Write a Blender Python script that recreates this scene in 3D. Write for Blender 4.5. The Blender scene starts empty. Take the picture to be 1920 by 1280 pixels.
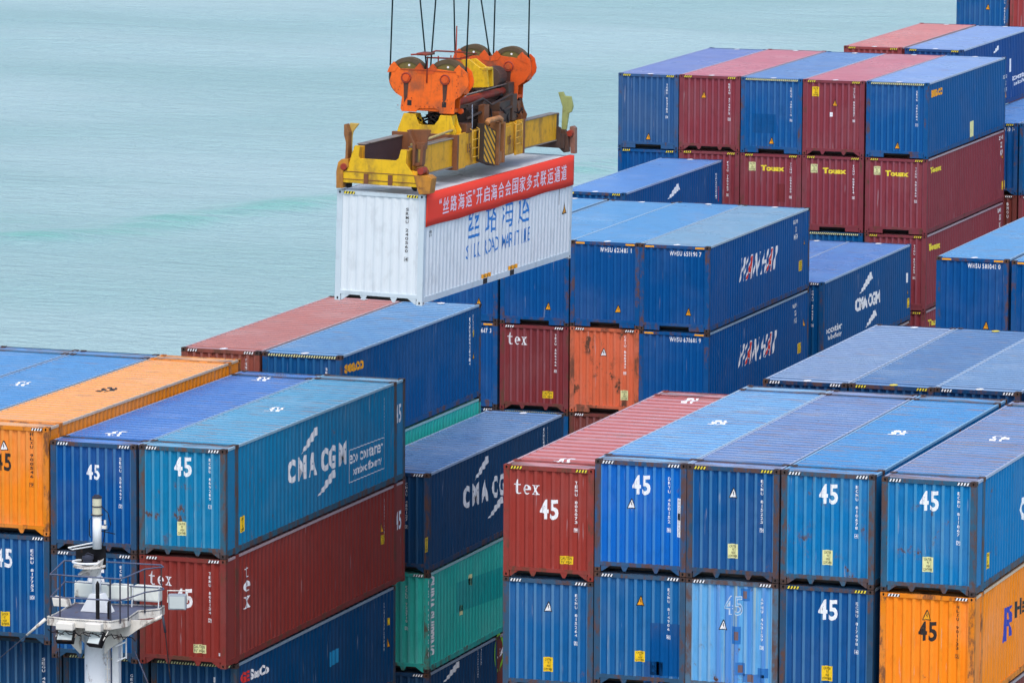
import bpy, bmesh, math, random
from mathutils import Vector, Matrix, Euler
CAM={'loc': [56.2028, -134.3214, 23.1455], 'R': [[0.9460552, -0.0494601, 0.3202082], [0.3239704, 0.1298543, -0.9371131], [0.0047694, 0.9902987, 0.1388729]], 'lens': 197.554}
G={'hang': {'o': [4.75, 2.09, 6.691], 'm': [[0.999788, 0.00356, 0.020295], [-0.003839, 0.999899, 0.01371], [-0.020244, -0.013785, 0.9997]]}, 'banner': [[0.159, -0.866], [0.095, -0.038], [12.196, 0.001], [12.179, -0.823]], 'silkzh': [[3.481, -1.448], [3.426, -0.772], [8.675, -0.83], [8.733, -1.483]], 'silken': [[3.401, -2.024], [3.373, -1.679], [8.662, -1.697], [8.693, -2.039]], 'hmisc': [[0.58, -1.047], [11.59, -1.548], [4.946, -2.616], [7.022, -2.617], [4.699, -2.763], [6.883, -2.807]], 'hid': [[1.951, -0.366], [1.986, -1.648]], 'endp': [[0.198, 0.204], [0.19, 0.498], [0.294, 0.524], [0.438, 1.023], [0.506, 1.194], [0.642, 1.192], [0.611, 0.916], [0.64, 0.859], [1.649, 0.861], [1.72, 0.924], [1.776, 1.152], [1.941, 1.152], [1.92, 0.799], [2.156, 0.51], [2.281, 0.488], [2.289, 0.195], [1.231, 0.193]], 'lfoot': [[0.024, 0.046], [0.013, 0.488], [0.059, 0.726], [0.151, 0.81], [0.328, 0.821], [0.354, 0.626], [0.201, 0.499], [0.208, 0.057]], 'rfoot': [[2.168, 0.503], [2.535, 0.525], [2.661, 0.455], [2.611, 0.051], [2.322, 0.023], [2.255, 0.195]], 'lflip': [[0.19, 0.795], [0.2, 1.228], [0.142, 1.441], [0.135, 1.705], [0.49, 1.726], [0.349, 1.512], [0.321, 1.392], [0.319, 1.078], [0.284, 0.801]], 'rflip': [[1.856, 1.648], [2.436, 1.672], [2.341, 1.373], [2.336, 1.176], [2.265, 1.114], [2.275, 0.761], [2.038, 0.708], [2.009, 1.353]], 'oplate': [[0.13, 2.59], [0.183, 2.754], [0.191, 2.862], [0.265, 3.08], [0.429, 2.939], [0.941, 2.956], [1.237, 2.962], [1.463, 2.985], [2.009, 2.94], [2.176, 3.045], [2.303, 2.935], [2.367, 2.682], [2.348, 2.552], [2.163, 2.306], [1.996, 2.19], [1.984, 1.814], [1.565, 1.812], [1.562, 1.887], [1.447, 1.934], [0.993, 1.919], [0.905, 1.817], [0.505, 1.816], [0.469, 1.889], [0.502, 2.192], [0.321, 2.289], [0.227, 2.413]], 'saddle': [[0.424, 1.255], [0.452, 1.377], [0.601, 1.776], [0.919, 1.764], [1.032, 1.511], [1.118, 1.486], [1.466, 1.506], [1.579, 1.642], [1.628, 1.775], [1.934, 1.772], [2.005, 1.527], [2.093, 1.373], [2.066, 1.241], [1.508, 1.159], [1.279, 1.025], [1.274, 1.185], [0.66, 1.169]], 'deck': [[-0.841, -4.136], [-0.323, -4.235], [0.951, -4.189], [1.194, -3.673], [1.056, -2.592], [1.473, -2.162], [1.423, -1.725], [0.245, -1.904], [-0.929, -2.14], [-0.796, -3.788]], 'rail': [[-0.784, -4.053], [-1.237, -2.107], [-0.204, -1.889], [1.373, -1.82], [1.535, -2.068], [1.192, -2.504], [1.196, -3.62], [1.151, -4.039]], 'rail2': [[-0.708, -4.194], [-1.212, -2.131], [-0.107, -2.126], [1.535, -2.083], [1.616, -2.234], [1.315, -2.806], [1.211, -3.837], [1.106, -4.112]], 'mast': {'lamps': [[-0.265, -4.059], [0.549, -4.022], [2.482, -3.307]], 'stay1': [[-0.814, -3.921], [-1.338, -4.373], [-2.089, -5.016]], 'stay2': [[2.058, -3.788], [2.13, -4.234], [2.272, -5.544]], 'stay3': [[0.691, -5.077], [1.061, -5.896]], 'stay4': [[-0.722, -4.529], [-0.741, -5.718]], 'boxes': [[-1.18, -3.423], [0.207, -3.791], [0.34, -3.413], [1.029, -3.772]], 'col': [[-0.259, -4.817], [0.424, -4.77], [0.498, -4.765], [0.677, -4.753]], 'foot': [[-1.81, -5.844], [-1.546, -5.811], [-1.171, -5.862]]}, 'sea': [[-109.1, 235.1], [-102.7, 239.6], [-101.8, 250.6], [-97.7, 256.6], [-95.0, 265.1], [-83.4, 293.9], [-81.9, 296.2]], 'seac': [[-198.0, 434.1], [-92.6, 477.5], [-77.8, 189.4]]}
CON=[
 {'key': 'A-4', 'x': -10.024, 'y': 0, 'z': 0.305, 'L': 13.716, 'H': 2.896, 'c': 'sky1', 'label': 'blue container seen as a bare roof without numerals at the far left edge', 'f': [], 's': [], 'r': [], 'roofc': 'r_blue1'},
 {'key': 'A-3', 'x': -7.518, 'y': 0, 'z': 0.305, 'L': 13.716, 'H': 2.896, 'c': 'sky1', 'label': 'blue container whose scuffed roof shows white numerals, between the orange one and the leftmost roof', 'f': [], 's': [], 'r': [[1.055, 7.116, '45']], 'roofc': 'r_blue1'},
 {'key': 'A-2', 'x': -5.012, 'y': 0, 'z': 0.305, 'L': 13.716, 'H': 2.896, 'c': 'orange', 'label': 'orange container with black numerals on top of its stack at the left edge', 'f': [['45', 1.117, -0.989, 0.47, '45', 'black'], ['id', 1.921, -0.175, 1.421, 'HLXU 900546 9', 'black'], ['tri', 1.136, -0.56, 'white']], 's': [], 'r': [[1.202, 6.94, '45', 'black']], 'roofc': 'r_orange'},
 {'key': 'A-2b', 'x': -5.012, 'y': 0, 'z': -2.609, 'L': 13.716, 'H': 2.896, 'c': 'blue2', 'label': 'blue container directly under the orange one at the left edge, yellow notice low down', 'f': [['45', 1.11, -0.65, 0.501, '45', 'white'], ['id', 1.912, -0.371, 1.329, 'ECMU 817752 0', 'white'], ['cau', 1.127, -2.286, 0.261, 0.388, 'yellow']], 's': [], 'r': []},
 {'key': 'A-2c', 'x': -5.012, 'y': 0.762, 'z': -5.523, 'L': 12.192, 'H': 2.896, 'c': 'dblue', 'label': 'dark blue container third from the top in the leftmost visible stack', 'f': [['id', 1.893, -0.512, 1.329, 'SEGU 455210 3', 'white']], 's': [], 'r': []},
 {'key': 'A-1', 'x': -2.524, 'y': 0, 'z': -0.026, 'L': 13.716, 'H': 2.896, 'c': 'blue1', 'label': 'deep blue container with small white 45, between the orange and the lighter blue container', 'f': [['45', 1.195, -0.782, 0.397, '45', 'white'], ['id', 1.971, -0.354, 1.33, 'SEGU 586497 7', 'white']], 's': [], 'r': [[1.084, 1.782, '45'], [1.135, 12.423, '45']], 'roofc': 'r_blue2'},
 {'key': 'A-1b', 'x': -2.524, 'y': 0, 'z': -2.94, 'L': 13.716, 'H': 2.896, 'c': 'blue2', 'label': 'blue container half hidden behind the white mast platform', 'f': [['45', 1.254, -0.696, 0.499, '45', 'white'], ['id', 1.97, -0.322, 1.337, 'ECMU 817135 9', 'white']], 's': [], 'r': []},
 {'key': 'A-1c', 'x': -2.524, 'y': 0.762, 'z': -5.854, 'L': 12.192, 'H': 2.896, 'c': 'dblue', 'label': 'dark blue container directly behind the mast column at the bottom edge', 'f': [['id', 1.939, -0.452, 1.322, 'GESU 612233 8', 'white']], 's': [], 'r': [], 'haz': 'full'},
 {'key': 'A0', 'x': -0.003, 'y': 0, 'z': -0.001, 'L': 13.716, 'H': 2.896, 'c': 'cyanb', 'label': 'weathered light blue container with white logo and boxed words on its side, left foreground', 'f': [['45', 1.213, -0.519, 0.507, '45', 'white'], ['id', 1.979, -0.264, 1.308, 'ECMU 809289 1', 'white'], ['cau', 1.192, -2.159, 0.255, 0.368, 'pale']], 's': [['cma', [[4.545, -1.636], [4.546, -0.983], [9.065, -1.088], [9.066, -1.744]]], ['streak', [[5.542, -0.945], [6.754, -0.423]]], ['streak', [[6.795, -2.31], [8.109, -1.805]]], ['eco', [[9.193, -2.315], [9.191, -1.39], [12.036, -1.437], [12.041, -2.333]]], ['sq', [[1.244, -2.159]], 0.3, 0.42, 'yellow'], ['vid', [[12.044, -0.318]], 1.2, 'white'], ['num', [[13.182, -0.935]], '45', 0.5, 'white']], 'r': [[1.098, 7.084, '45']], 'roofc': 'r_cyan', 'rustf': 1.35},
 {'key': 'A0b', 'x': -0.003, 'y': 0, 'z': -2.915, 'L': 13.716, 'H': 2.896, 'c': 'red3', 'label': 'brick red container with serif white lettering and 45, under the weathered light blue one', 'f': [['tex', 0.235, -0.781, 48, 26], ['45', 1.231, -1.086, 0.497, '45', 'white'], ['id', 1.97, -0.358, 1.316, 'TEMU 805134 7', 'white'], ['cau', 1.678, -2.407, 0.375, 0.227, 'pale', 'h'], ['patch', 2.234, -2.525, 0.06, 0.085, 'white']], 's': [['vtex', [[1.347, -1.544], [1.353, -0.346], [1.658, -0.397]]], ['num', [[13.201, -1.081]], '45', 0.5, 'white'], ['tri', [[11.845, -1.09]]], ['sq', [[11.934, -1.424]], 0.34, 0.26, 'yellow'], ['vid', [[12.059, -0.288]], 1.1, 'white']], 'r': []},
 {'key': 'A0c', 'x': -0.003, 'y': 0.762, 'z': -5.829, 'L': 12.192, 'H': 2.896, 'c': 'dblue', 'label': 'dark blue container with red and white logo under the brick red one, left foreground', 'f': [['patch', 1.79, -0.455, 0.06, 0.143, 'white']], 's': [['gvs', [[0.346, -0.59], [0.348, -0.29], [2.354, -0.392], [2.354, -0.668]]], ['patch', [[6.98, -1.375], [6.98, -0.957], [7.645, -0.96], [7.645, -1.35]], 'sky1'], ['vid', [[11.311, -0.349]], 1.4, 'white'], ['tri', [[11.622, -1.554]]], ['sq', [[11.619, -0.94]], 0.2, 0.2, 'yellow']], 'r': [], 'haz': 'full'},
 {'key': 'A4', 'x': 10.092, 'y': 0, 'z': 0.06, 'L': 13.716, 'H': 2.896, 'c': 'red1', 'label': 'brick red container with serif lettering and 45, leftmost in the right foreground row', 'f': [['tex', 0.262, -0.747, 50, 27], ['45', 1.215, -1.105, 0.511, '45', 'white'], ['id', 1.942, -0.344, 1.294, 'TEMU 805073 9', 'white'], ['cau', 1.697, -2.389, 0.358, 0.207, 'yellow', 'h']], 's': [], 'r': [[1.23, 1.186, '45'], [1.255, 12.306, '45']], 'roofc': 'r_red', 'roofp': 0.56, 'hazc': 'yellow'},
 {'key': 'A4b', 'x': 10.092, 'y': 0, 'z': -2.854, 'L': 13.716, 'H': 2.896, 'c': 'blue3', 'label': 'mid blue container without numerals, directly under the brick red one in the right foreground', 'f': [['tri', 1.216, -0.727, 'white'], ['id', 1.961, -0.345, 1.315, 'ECMU 815264 5', 'white'], ['cau', 1.225, -2.215, 0.259, 0.376, 'yellow']], 's': [], 'r': []},
 {'key': 'A5', 'x': 12.554, 'y': 0, 'z': 0.338, 'L': 13.716, 'H': 2.896, 'c': 'blue4', 'label': 'bright blue container with 45 and a thin white strip by its right edge', 'f': [['45', 1.22, -0.604, 0.494, '45', 'white'], ['tri', 0.968, -1.113, 'white'], ['id', 1.97, -0.368, 1.396, 'DRYU 450152 8', 'white'], ['strip', 2.234, -1.394, 0.099, 1.0]], 's': [], 'r': [[1.184, 6.977, '45']], 'roofc': 'r_sky', 'rustf': 0.8},
 {'key': 'A5b', 'x': 12.554, 'y': 0, 'z': -2.576, 'L': 13.716, 'H': 2.896, 'c': 'blue3', 'label': 'blue container with a darker repainted corner and a torn yellow notice, right foreground', 'f': [['patch', 1.924, -1.901, 0.878, 1.353, 'blue2'], ['patch', 1.588, -2.505, 0.511, 0.553, 'blue2'], ['tri', 1.231, -0.69, 'yellow'], ['id', 1.981, -0.311, 1.293, 'ECMU 814906 6', 'white'], ['cau', 1.228, -2.115, 0.27, 0.277, 'yellow']], 's': [], 'r': []},
 {'key': 'A5c', 'x': 12.554, 'y': 0, 'z': -5.49, 'L': 13.716, 'H': 2.896, 'c': 'blue2', 'label': 'blue container showing only its top rail under the repainted one at the bottom edge', 'f': [], 's': [], 'r': []},
 {'key': 'A6', 'x': 15.003, 'y': 0, 'z': 0.334, 'L': 13.716, 'H': 2.896, 'c': 'blue2', 'label': 'deep blue container, pale triangle but no numerals, in the top row of the right foreground', 'f': [['tri', 1.216, -0.676, 'white'], ['id', 1.969, -0.291, 1.32, 'ECMU 815223 9', 'white'], ['cau', 1.224, -2.152, 0.266, 0.369, 'pale']], 's': [], 'r': [], 'roofc': 'r_lav', 'hazc': 'yellow', 'rustf': 0.9},
 {'key': 'A6b', 'x': 15.003, 'y': 0, 'z': -2.58, 'L': 13.716, 'H': 2.896, 'c': 'pale', 'label': 'faded pale blue container patched with rusty squares, in the second row of the right foreground', 'f': [['45f', 1.247, -0.635, 0.494, '45', 'white'], ['tri', 0.984, -1.161, 'white'], ['id', 2.003, -0.394, 1.314, 'APHU 463159 3', 'white'], ['patch', 1.553, -0.341, 0.238, 0.315, 'blue2'], ['patch', 1.553, -0.341, 0.112, 0.192, 'rust'], ['patch', 1.325, -1.399, 0.239, 0.453, 'blue2'], ['patch', 1.325, -1.413, 0.126, 0.22, 'rust'], ['patch', 1.447, -2.258, 0.253, 0.33, 'blue2'], ['patch', 1.447, -2.258, 0.126, 0.193, 'rust'], ['patch', 1.802, -2.481, 0.561, 0.22, 'blue2'], ['patch', 1.718, -2.487, 0.168, 0.193, 'rust'], ['patch', 2.04, -2.327, 0.28, 0.247, 'blue2']], 's': [], 'r': [], 'rustf': 1.2},
 {'key': 'A7', 'x': 17.489, 'y': 0, 'z': 0.334, 'L': 13.716, 'H': 2.896, 'c': 'blue5', 'label': 'blue container with white 45 and rust stains, left of the dark gap, right foreground', 'f': [['45', 1.216, -0.543, 0.502, '45', 'white'], ['id', 1.961, -0.296, 1.313, 'ECMU 810678 4', 'white'], ['cau', 1.223, -2.161, 0.263, 0.381, 'pale']], 's': [], 'r': [[1.172, 6.999, '45']], 'roofc': 'r_azure', 'rustf': 1.35},
 {'key': 'A7b', 'x': 17.489, 'y': 0, 'z': -2.58, 'L': 13.716, 'H': 2.896, 'c': 'blue2', 'label': 'clean deep blue container with white 45, directly left of the lower orange one', 'f': [['45', 1.24, -0.582, 0.518, '45', 'white'], ['id', 2.002, -0.341, 1.307, 'ECMU 817498 4', 'white'], ['cau', 1.247, -2.209, 0.278, 0.383, 'yellow']], 's': [], 'r': [], 'hazc': 'yellow'},
 {'key': 'A8', 'x': 20.105, 'y': 0, 'z': 0.31, 'L': 13.716, 'H': 2.896, 'c': 'blue5', 'label': 'blue container with white 45 standing directly on the lower right orange one', 'f': [['45', 1.21, -0.54, 0.499, '45', 'white'], ['id', 1.974, -0.28, 1.319, 'ECMU 811867 7', 'white'], ['cau', 1.208, -2.15, 0.274, 0.379, 'pale']], 's': [['cma', [[4.716, -1.758], [4.669, -1.111], [11.466, -1.575], [11.521, -2.251]]], ['sq', [[1.325, -2.201]], 0.3, 0.4, 'yellow']], 'r': [[1.237, 7.213, '45']], 'roofc': 'r_rusty', 'rustf': 1.2},
 {'key': 'A8b', 'x': 20.105, 'y': 0, 'z': -2.604, 'L': 13.716, 'H': 2.896, 'c': 'orange2', 'label': 'orange container with black 45 and blue logo on its side, lower right corner', 'f': [['tri', 1.2, -0.538, 'yellow'], ['45', 1.22, -0.93, 0.489, '45', 'black'], ['id', 1.993, -0.228, 1.326, 'HLXU 901133 2', 'black']], 's': [['hapag', [[3.046, -1.705], [2.982, -0.795], [4.063, -0.889], [4.126, -1.777]]]], 'r': []},
 {'key': 'B-2', 'x': -4.988, 'y': 15.11, 'z': 0.326, 'L': 12.192, 'H': 2.896, 'c': 'brown1', 'label': 'rust brown container with a bare brown roof, far left behind the orange one', 'f': [['id', 2.0, -0.245, 1.352, 'TGHU 662187 2', 'white']], 's': [], 'r': [], 'roofc': 'r_brown'},
 {'key': 'B-1', 'x': -2.464, 'y': 15.11, 'z': 0.318, 'L': 12.192, 'H': 2.896, 'c': 'blue6', 'label': 'blue container with yellow lettering on its side, beneath the hanging white container', 'f': [['id', 1.96, -0.373, 1.315, 'SEGU 418830 1', 'white']], 's': [['seaco', [[0.339, -0.565], [0.338, -0.286], [1.878, -0.353], [1.879, -0.619]]], ['vid', [[11.182, -0.301]], 1.5, 'white'], ['tri', [[11.542, -1.501]]], ['sq', [[11.534, -0.84]], 0.18, 0.2, 'yellow'], ['vid', [[11.478, -0.256]], 0.6, 'white']], 'r': [], 'roofc': 'r_steel', 'haz': 'full'},
 {'key': 'B-1b', 'x': -2.464, 'y': 15.11, 'z': -2.596, 'L': 12.192, 'H': 2.896, 'c': 'teal', 'label': 'teal container showing only a thin strip under the blue one with yellow lettering', 'f': [], 's': [], 'r': [], 'dent': 1},
 {'key': 'B0', 'x': 0.226, 'y': 15.11, 'z': -2.946, 'L': 12.192, 'H': 2.896, 'c': 'navy', 'label': 'navy container with a white shipping logo, in the gap between the two foreground rows', 'f': [['id', 1.722, -0.304, 1.316, 'CMAU 455127 7', 'white']], 's': [['cma', [[2.998, -1.516], [2.991, -0.853], [7.605, -1.024], [7.615, -1.689]]], ['streak', [[3.978, -0.801], [5.211, -0.291]]], ['streak', [[5.187, -2.154], [6.488, -1.721]]], ['sq', [[-0.216, -2.023]], 0.24, 0.42, 'yellow'], ['vid', [[10.345, -0.181]], 1.2, 'white'], ['vid', [[10.701, -0.2]], 0.9, 'white']], 'r': [], 'roofc': 'r_steel2'},
 {'key': 'B0b', 'x': 0.226, 'y': 15.11, 'z': -5.86, 'L': 12.192, 'H': 2.896, 'c': 'teal', 'label': 'teal container with tall white lettering up its side, under the navy one', 'f': [['id', 1.729, -0.387, 1.276, 'CCLU 723719 3', 'white']], 's': [['vchina', [[-0.053, -2.419], [-0.072, -0.096], [0.474, -0.143]]], ['patch', [[2.469, -1.558], [2.46, -0.673], [6.518, -0.89], [6.531, -1.796]], 'teal2'], ['patch', [[3.447, -0.891], [3.444, -0.621], [3.775, -0.63], [3.779, -0.98]], 'pale'], ['patch', [[2.657, -1.687], [2.654, -1.402], [2.982, -1.412], [2.985, -1.698]], 'pale']], 'r': []},
 {'key': 'B0c', 'x': 0.226, 'y': 15.11, 'z': -8.774, 'L': 6.058, 'H': 2.591, 'c': 'navy', 'label': 'short navy container with a white streak logo, at the bottom edge below the teal one', 'f': [], 's': [['streak', [[1.281, -0.508], [2.672, -0.153]]], ['vid', [[4.373, -0.055]], 0.9, 'white'], ['vid', [[4.659, -0.027]], 0.6, 'white']], 'r': []},
 {'key': 'B0d', 'x': 0.226, 'y': 21.22, 'z': -8.774, 'L': 6.058, 'H': 2.591, 'c': 'brown2', 'label': 'short red brown container with a green ring logo, below the teal one', 'f': [], 's': [['ring', [[0.102, -0.507]]]], 'r': []},
 {'key': 'B5', 'x': 12.56, 'y': 15.11, 'z': 0.305, 'L': 12.192, 'H': 2.896, 'c': 'navy2', 'label': 'navy container with a pale lavender roof, leftmost of the row behind the right foreground', 'f': [], 's': [], 'r': [], 'roofc': 'r_pale', 'halfroof': 1},
 {'key': 'B6', 'x': 15.051, 'y': 15.11, 'z': 0.316, 'L': 12.192, 'H': 2.896, 'c': 'navy2', 'label': 'navy container with yellow hazard dashes, second in the row behind the right foreground', 'f': [], 's': [], 'r': [], 'roofc': 'r_steel3', 'hazc': 'yellow'},
 {'key': 'B7', 'x': 17.509, 'y': 15.11, 'z': 0.326, 'L': 12.192, 'H': 2.896, 'c': 'navy2', 'label': 'navy container third in the row behind the right foreground, roof cut by the edge', 'f': [], 's': [], 'r': [], 'roofc': 'r_sky2'},
 {'key': 'B8', 'x': 20.108, 'y': 15.11, 'z': 0.305, 'L': 12.192, 'H': 2.896, 'c': 'navy2', 'label': 'navy container of which only a rusty corner shows at the right edge', 'f': [], 's': [], 'r': [], 'roofc': 'r_sky2'},
 {'key': 'C-3', 'x': -7.518, 'y': 43.49, 'z': 0.32, 'L': 12.192, 'H': 2.896, 'c': 'whb', 'label': 'blue container half hidden behind the hanging white one, fourth from the right of its row', 'f': [['tri', 1.756, -2.238, 'yellow']], 's': [], 'r': [], 'roofc': 'r_wh', 'sill': 'g', 'hazc': 'bar'},
 {'key': 'C-3b', 'x': -7.518, 'y': 43.49, 'z': -2.594, 'L': 12.192, 'H': 2.896, 'c': 'whb', 'label': 'blue container showing a narrow strip with white digits, left of the dark red lettered one', 'f': [['idh', 1.091, -0.285, 1.107, 'WHSU 620667 3', 'white']], 's': [], 'r': [], 'sill': 'g', 'hazc': 'bar'},
 {'key': 'C-3c', 'x': -7.518, 'y': 43.49, 'z': -5.508, 'L': 12.192, 'H': 2.896, 'c': 'navy2', 'label': 'navy container showing a dark sliver beneath the blue strip left of the dark red one', 'f': [], 's': [], 'r': []},
 {'key': 'C-2', 'x': -4.988, 'y': 43.49, 'z': 0.294, 'L': 12.192, 'H': 2.896, 'c': 'whb', 'label': 'blue container with a yellow triangle, directly above the dark red one with serif letters', 'f': [['tri', 1.699, -2.258, 'yellow']], 's': [], 'r': [], 'roofc': 'r_wh', 'sill': 'g', 'hazc': 'bar'},
 {'key': 'C-2b', 'x': -4.988, 'y': 43.49, 'z': -2.62, 'L': 12.192, 'H': 2.896, 'c': 'red2', 'label': 'dark red container with serif white lettering and no 45, in the middle of the picture', 'f': [['tex', 0.243, -0.685, 38, 22], ['id', 1.969, -0.272, 1.286, 'TEXU 566466 0', 'white'], ['cau', 1.697, -2.339, 0.378, 0.236, 'yellow', 'h']], 's': [], 'r': []},
 {'key': 'C-2c', 'x': -4.988, 'y': 43.49, 'z': -5.534, 'L': 12.192, 'H': 2.896, 'c': 'blue6', 'label': 'blue container of which a sliver shows below the dark red one with serif letters', 'f': [], 's': [], 'r': [], 'haz': 'full'},
 {'key': 'C-1', 'x': -2.499, 'y': 43.49, 'z': 0.323, 'L': 12.192, 'H': 2.896, 'c': 'whb', 'label': 'blue container with a white code at its top right, directly above the rusty orange one', 'f': [['idh', 1.026, -0.27, 1.106, 'WHSU 623485 1', 'white'], ['tri', 1.68, -2.258, 'yellow']], 's': [], 'r': [], 'roofc': 'r_wh', 'sill': 'g', 'hazc': 'bar'},
 {'key': 'C-1b', 'x': -2.499, 'y': 43.49, 'z': -2.591, 'L': 12.192, 'H': 2.896, 'c': 'coral', 'label': 'rusty orange container with brown spots and a white triangle, in the middle of the picture', 'f': [['tri', 1.183, -0.832, 'white'], ['id', 1.931, -0.234, 1.299, 'CAIU 866342 0', 'white'], ['cau', 1.928, -2.241, 0.262, 0.326, 'pale']], 's': [], 'r': [], 'sill': 'g', 'hazc': 'white', 'rustf': 1.5},
 {'key': 'C-1c', 'x': -2.499, 'y': 43.49, 'z': -5.505, 'L': 12.192, 'H': 2.896, 'c': 'brown2', 'label': 'brown container below the rusty orange one, partly behind the pink roof', 'f': [], 's': [], 'r': []},
 {'key': 'C0', 'x': -0.059, 'y': 43.49, 'z': 0.314, 'L': 12.192, 'H': 2.896, 'c': 'whb', 'label': 'blue container with big white and red logo on its side, upper of the two alike', 'f': [['idh', 1.038, -0.277, 1.096, 'WHSU 659190 7', 'white'], ['tri', 1.708, -2.238, 'yellow']], 's': [['wan', [[3.632, -1.639], [3.603, -0.833], [8.263, -0.894], [8.295, -1.681]]], ['vid3', [[10.384, -0.441]], 0.5, 'white'], ['tri', [[11.568, -1.121]]], ['sq', [[11.126, -1.941]], 0.5, 0.36, 'yellow']], 'r': [], 'roofc': 'r_wh2', 'sill': 'g', 'hazc': 'bar'},
 {'key': 'C0b', 'x': -0.059, 'y': 43.49, 'z': -2.6, 'L': 12.192, 'H': 2.896, 'c': 'whb', 'label': 'blue container with big white and red logo on its side, lower of the two alike', 'f': [['idh', 1.064, -0.255, 1.08, 'WHSU 678605 9', 'white']], 's': [['wan', [[3.611, -1.648], [3.584, -0.893], [8.25, -0.929], [8.281, -1.7]]], ['vid3', [[10.442, -0.493]], 0.5, 'white'], ['tri', [[11.626, -1.117]]], ['sq', [[11.115, -1.944]], 0.5, 0.36, 'yellow']], 'r': [], 'sill': 'g', 'hazc': 'bar'},
 {'key': 'C4', 'x': 10.158, 'y': 43.49, 'z': 0.344, 'L': 12.192, 'H': 2.896, 'c': 'whb', 'label': 'blue container with white code and pale blue roof, right edge before the maroon stack', 'f': [['idh', 1.055, -0.254, 1.094, 'WHSU 588042 0', 'white'], ['tri', 1.699, -2.217, 'yellow']], 's': [], 'r': [], 'roofc': 'r_wh', 'sill': 'g', 'hazc': 'bar'},
 {'key': 'C5', 'x': 12.699, 'y': 43.49, 'z': 0.316, 'L': 12.192, 'H': 2.896, 'c': 'whb', 'label': 'blue container cut off by the right edge beside the one with the white code', 'f': [], 's': [], 'r': [], 'roofc': 'r_wh', 'sill': 'g', 'hazc': 'bar'},
 {'key': 'E-3', 'x': -7.556, 'y': 57.68, 'z': 0.297, 'L': 12.192, 'H': 2.896, 'c': 'blue7', 'label': 'blue container with a single white streak on its side, just right of the red banner', 'f': [], 's': [['streak', [[5.248, -0.782], [6.635, -0.391]], 1.6], ['vid', [[11.428, -0.443]], 1.0, 'white'], ['vid', [[11.727, -0.984]], 0.6, 'red']], 'r': [], 'roofc': 'r_blue3', 'hazc': 'yellow'},
 {'key': 'E-1', 'x': -2.506, 'y': 57.68, 'z': -2.6, 'L': 12.192, 'H': 2.896, 'c': 'blue6', 'label': 'blue container with only part of its roof showing, behind the two alike logo containers', 'f': [], 's': [], 'r': [], 'roofc': 'r_blue3'},
 {'key': 'E0', 'x': -0.087, 'y': 57.68, 'z': -2.602, 'L': 12.192, 'H': 2.896, 'c': 'blue7', 'label': 'dark blue container with white logo and words on its side, before the maroon stack', 'f': [['id', 2.02, -0.31, 1.288, 'CMAU 474457 2', 'white']], 's': [['cma2', [[4.394, -1.633], [4.369, -1.139], [7.804, -1.206], [7.83, -1.688]]], ['streak', [[4.97, -1.017], [6.642, -0.45]], 1.5], ['streak', [[5.849, -2.371], [7.242, -1.933]], 1.4], ['eco2', [[0.431, -2.272], [0.402, -1.65], [2.68, -1.69], [2.712, -2.357]]], ['tri', [[11.819, -1.738]]], ['sq', [[11.885, -2.213]], 0.35, 0.36, 'yellow'], ['patch', [[11.645, -1.412], [11.624, -1.045], [11.859, -1.053], [11.879, -1.42]], 'white']], 'r': [], 'roofc': 'r_blue3'},
 {'key': 'E0b', 'x': -0.087, 'y': 57.68, 'z': -5.516, 'L': 12.192, 'H': 2.896, 'c': 'brown2', 'label': 'brown container under the dark blue one with logo, only a sliver of its side showing', 'f': [], 's': [], 'r': []},
 {'key': 'D-4', 'x': -9.979, 'y': 71.93, 'z': 3.268, 'L': 12.192, 'H': 2.896, 'c': 'ink', 'label': 'violet blue container at the left end of the top row against the sea', 'f': [['id', 1.957, -0.367, 1.32, 'TGBU 513185 4', 'white'], ['tri', 1.22, -2.44, 'yellow']], 's': [], 'r': [], 'roofc': 'r_violet', 'sill': 'g', 'hazc': 'yellow'},
 {'key': 'D-4b', 'x': -9.979, 'y': 71.93, 'z': 0.354, 'L': 12.192, 'H': 2.896, 'c': 'whb', 'label': 'blue container second down at the left end of the far block against the sea', 'f': [], 's': [], 'r': [], 'hazc': 'yellow'},
 {'key': 'D-3', 'x': -7.507, 'y': 71.93, 'z': 3.291, 'L': 12.192, 'H': 2.896, 'c': 'maroon', 'label': 'red container with yellow triangle high up, second from left in the top row', 'f': [['tri', 0.972, -0.77, 'yellow'], ['id', 1.994, -0.282, 1.417, 'BEAU 474975 2', 'white']], 's': [], 'r': [], 'roofc': 'r_pink', 'hazc': 'yellow'},
 {'key': 'D-3b', 'x': -7.507, 'y': 71.93, 'z': 0.377, 'L': 12.192, 'H': 2.896, 'c': 'maroon', 'label': 'maroon container without yellow words, second from left in the second row', 'f': [['id', 1.962, -0.375, 1.34, 'FCIU 709263 5', 'white']], 's': [], 'r': [], 'hazc': 'yellow'},
 {'key': 'D-2', 'x': -5.031, 'y': 71.93, 'z': 3.274, 'L': 12.192, 'H': 2.896, 'c': 'blue8', 'label': 'blue container with a hatched bar across its top, in the middle of the top row', 'f': [['tri', 1.228, -2.422, 'yellow'], ['id', 1.99, -0.342, 1.289, 'SEGU 488116 8', 'white'], ['patch', 0.922, -1.755, 0.935, 0.739, 'blue6']], 's': [], 'r': [], 'roofc': 'r_steel4', 'haz': 'full', 'sill': 'g'},
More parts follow.
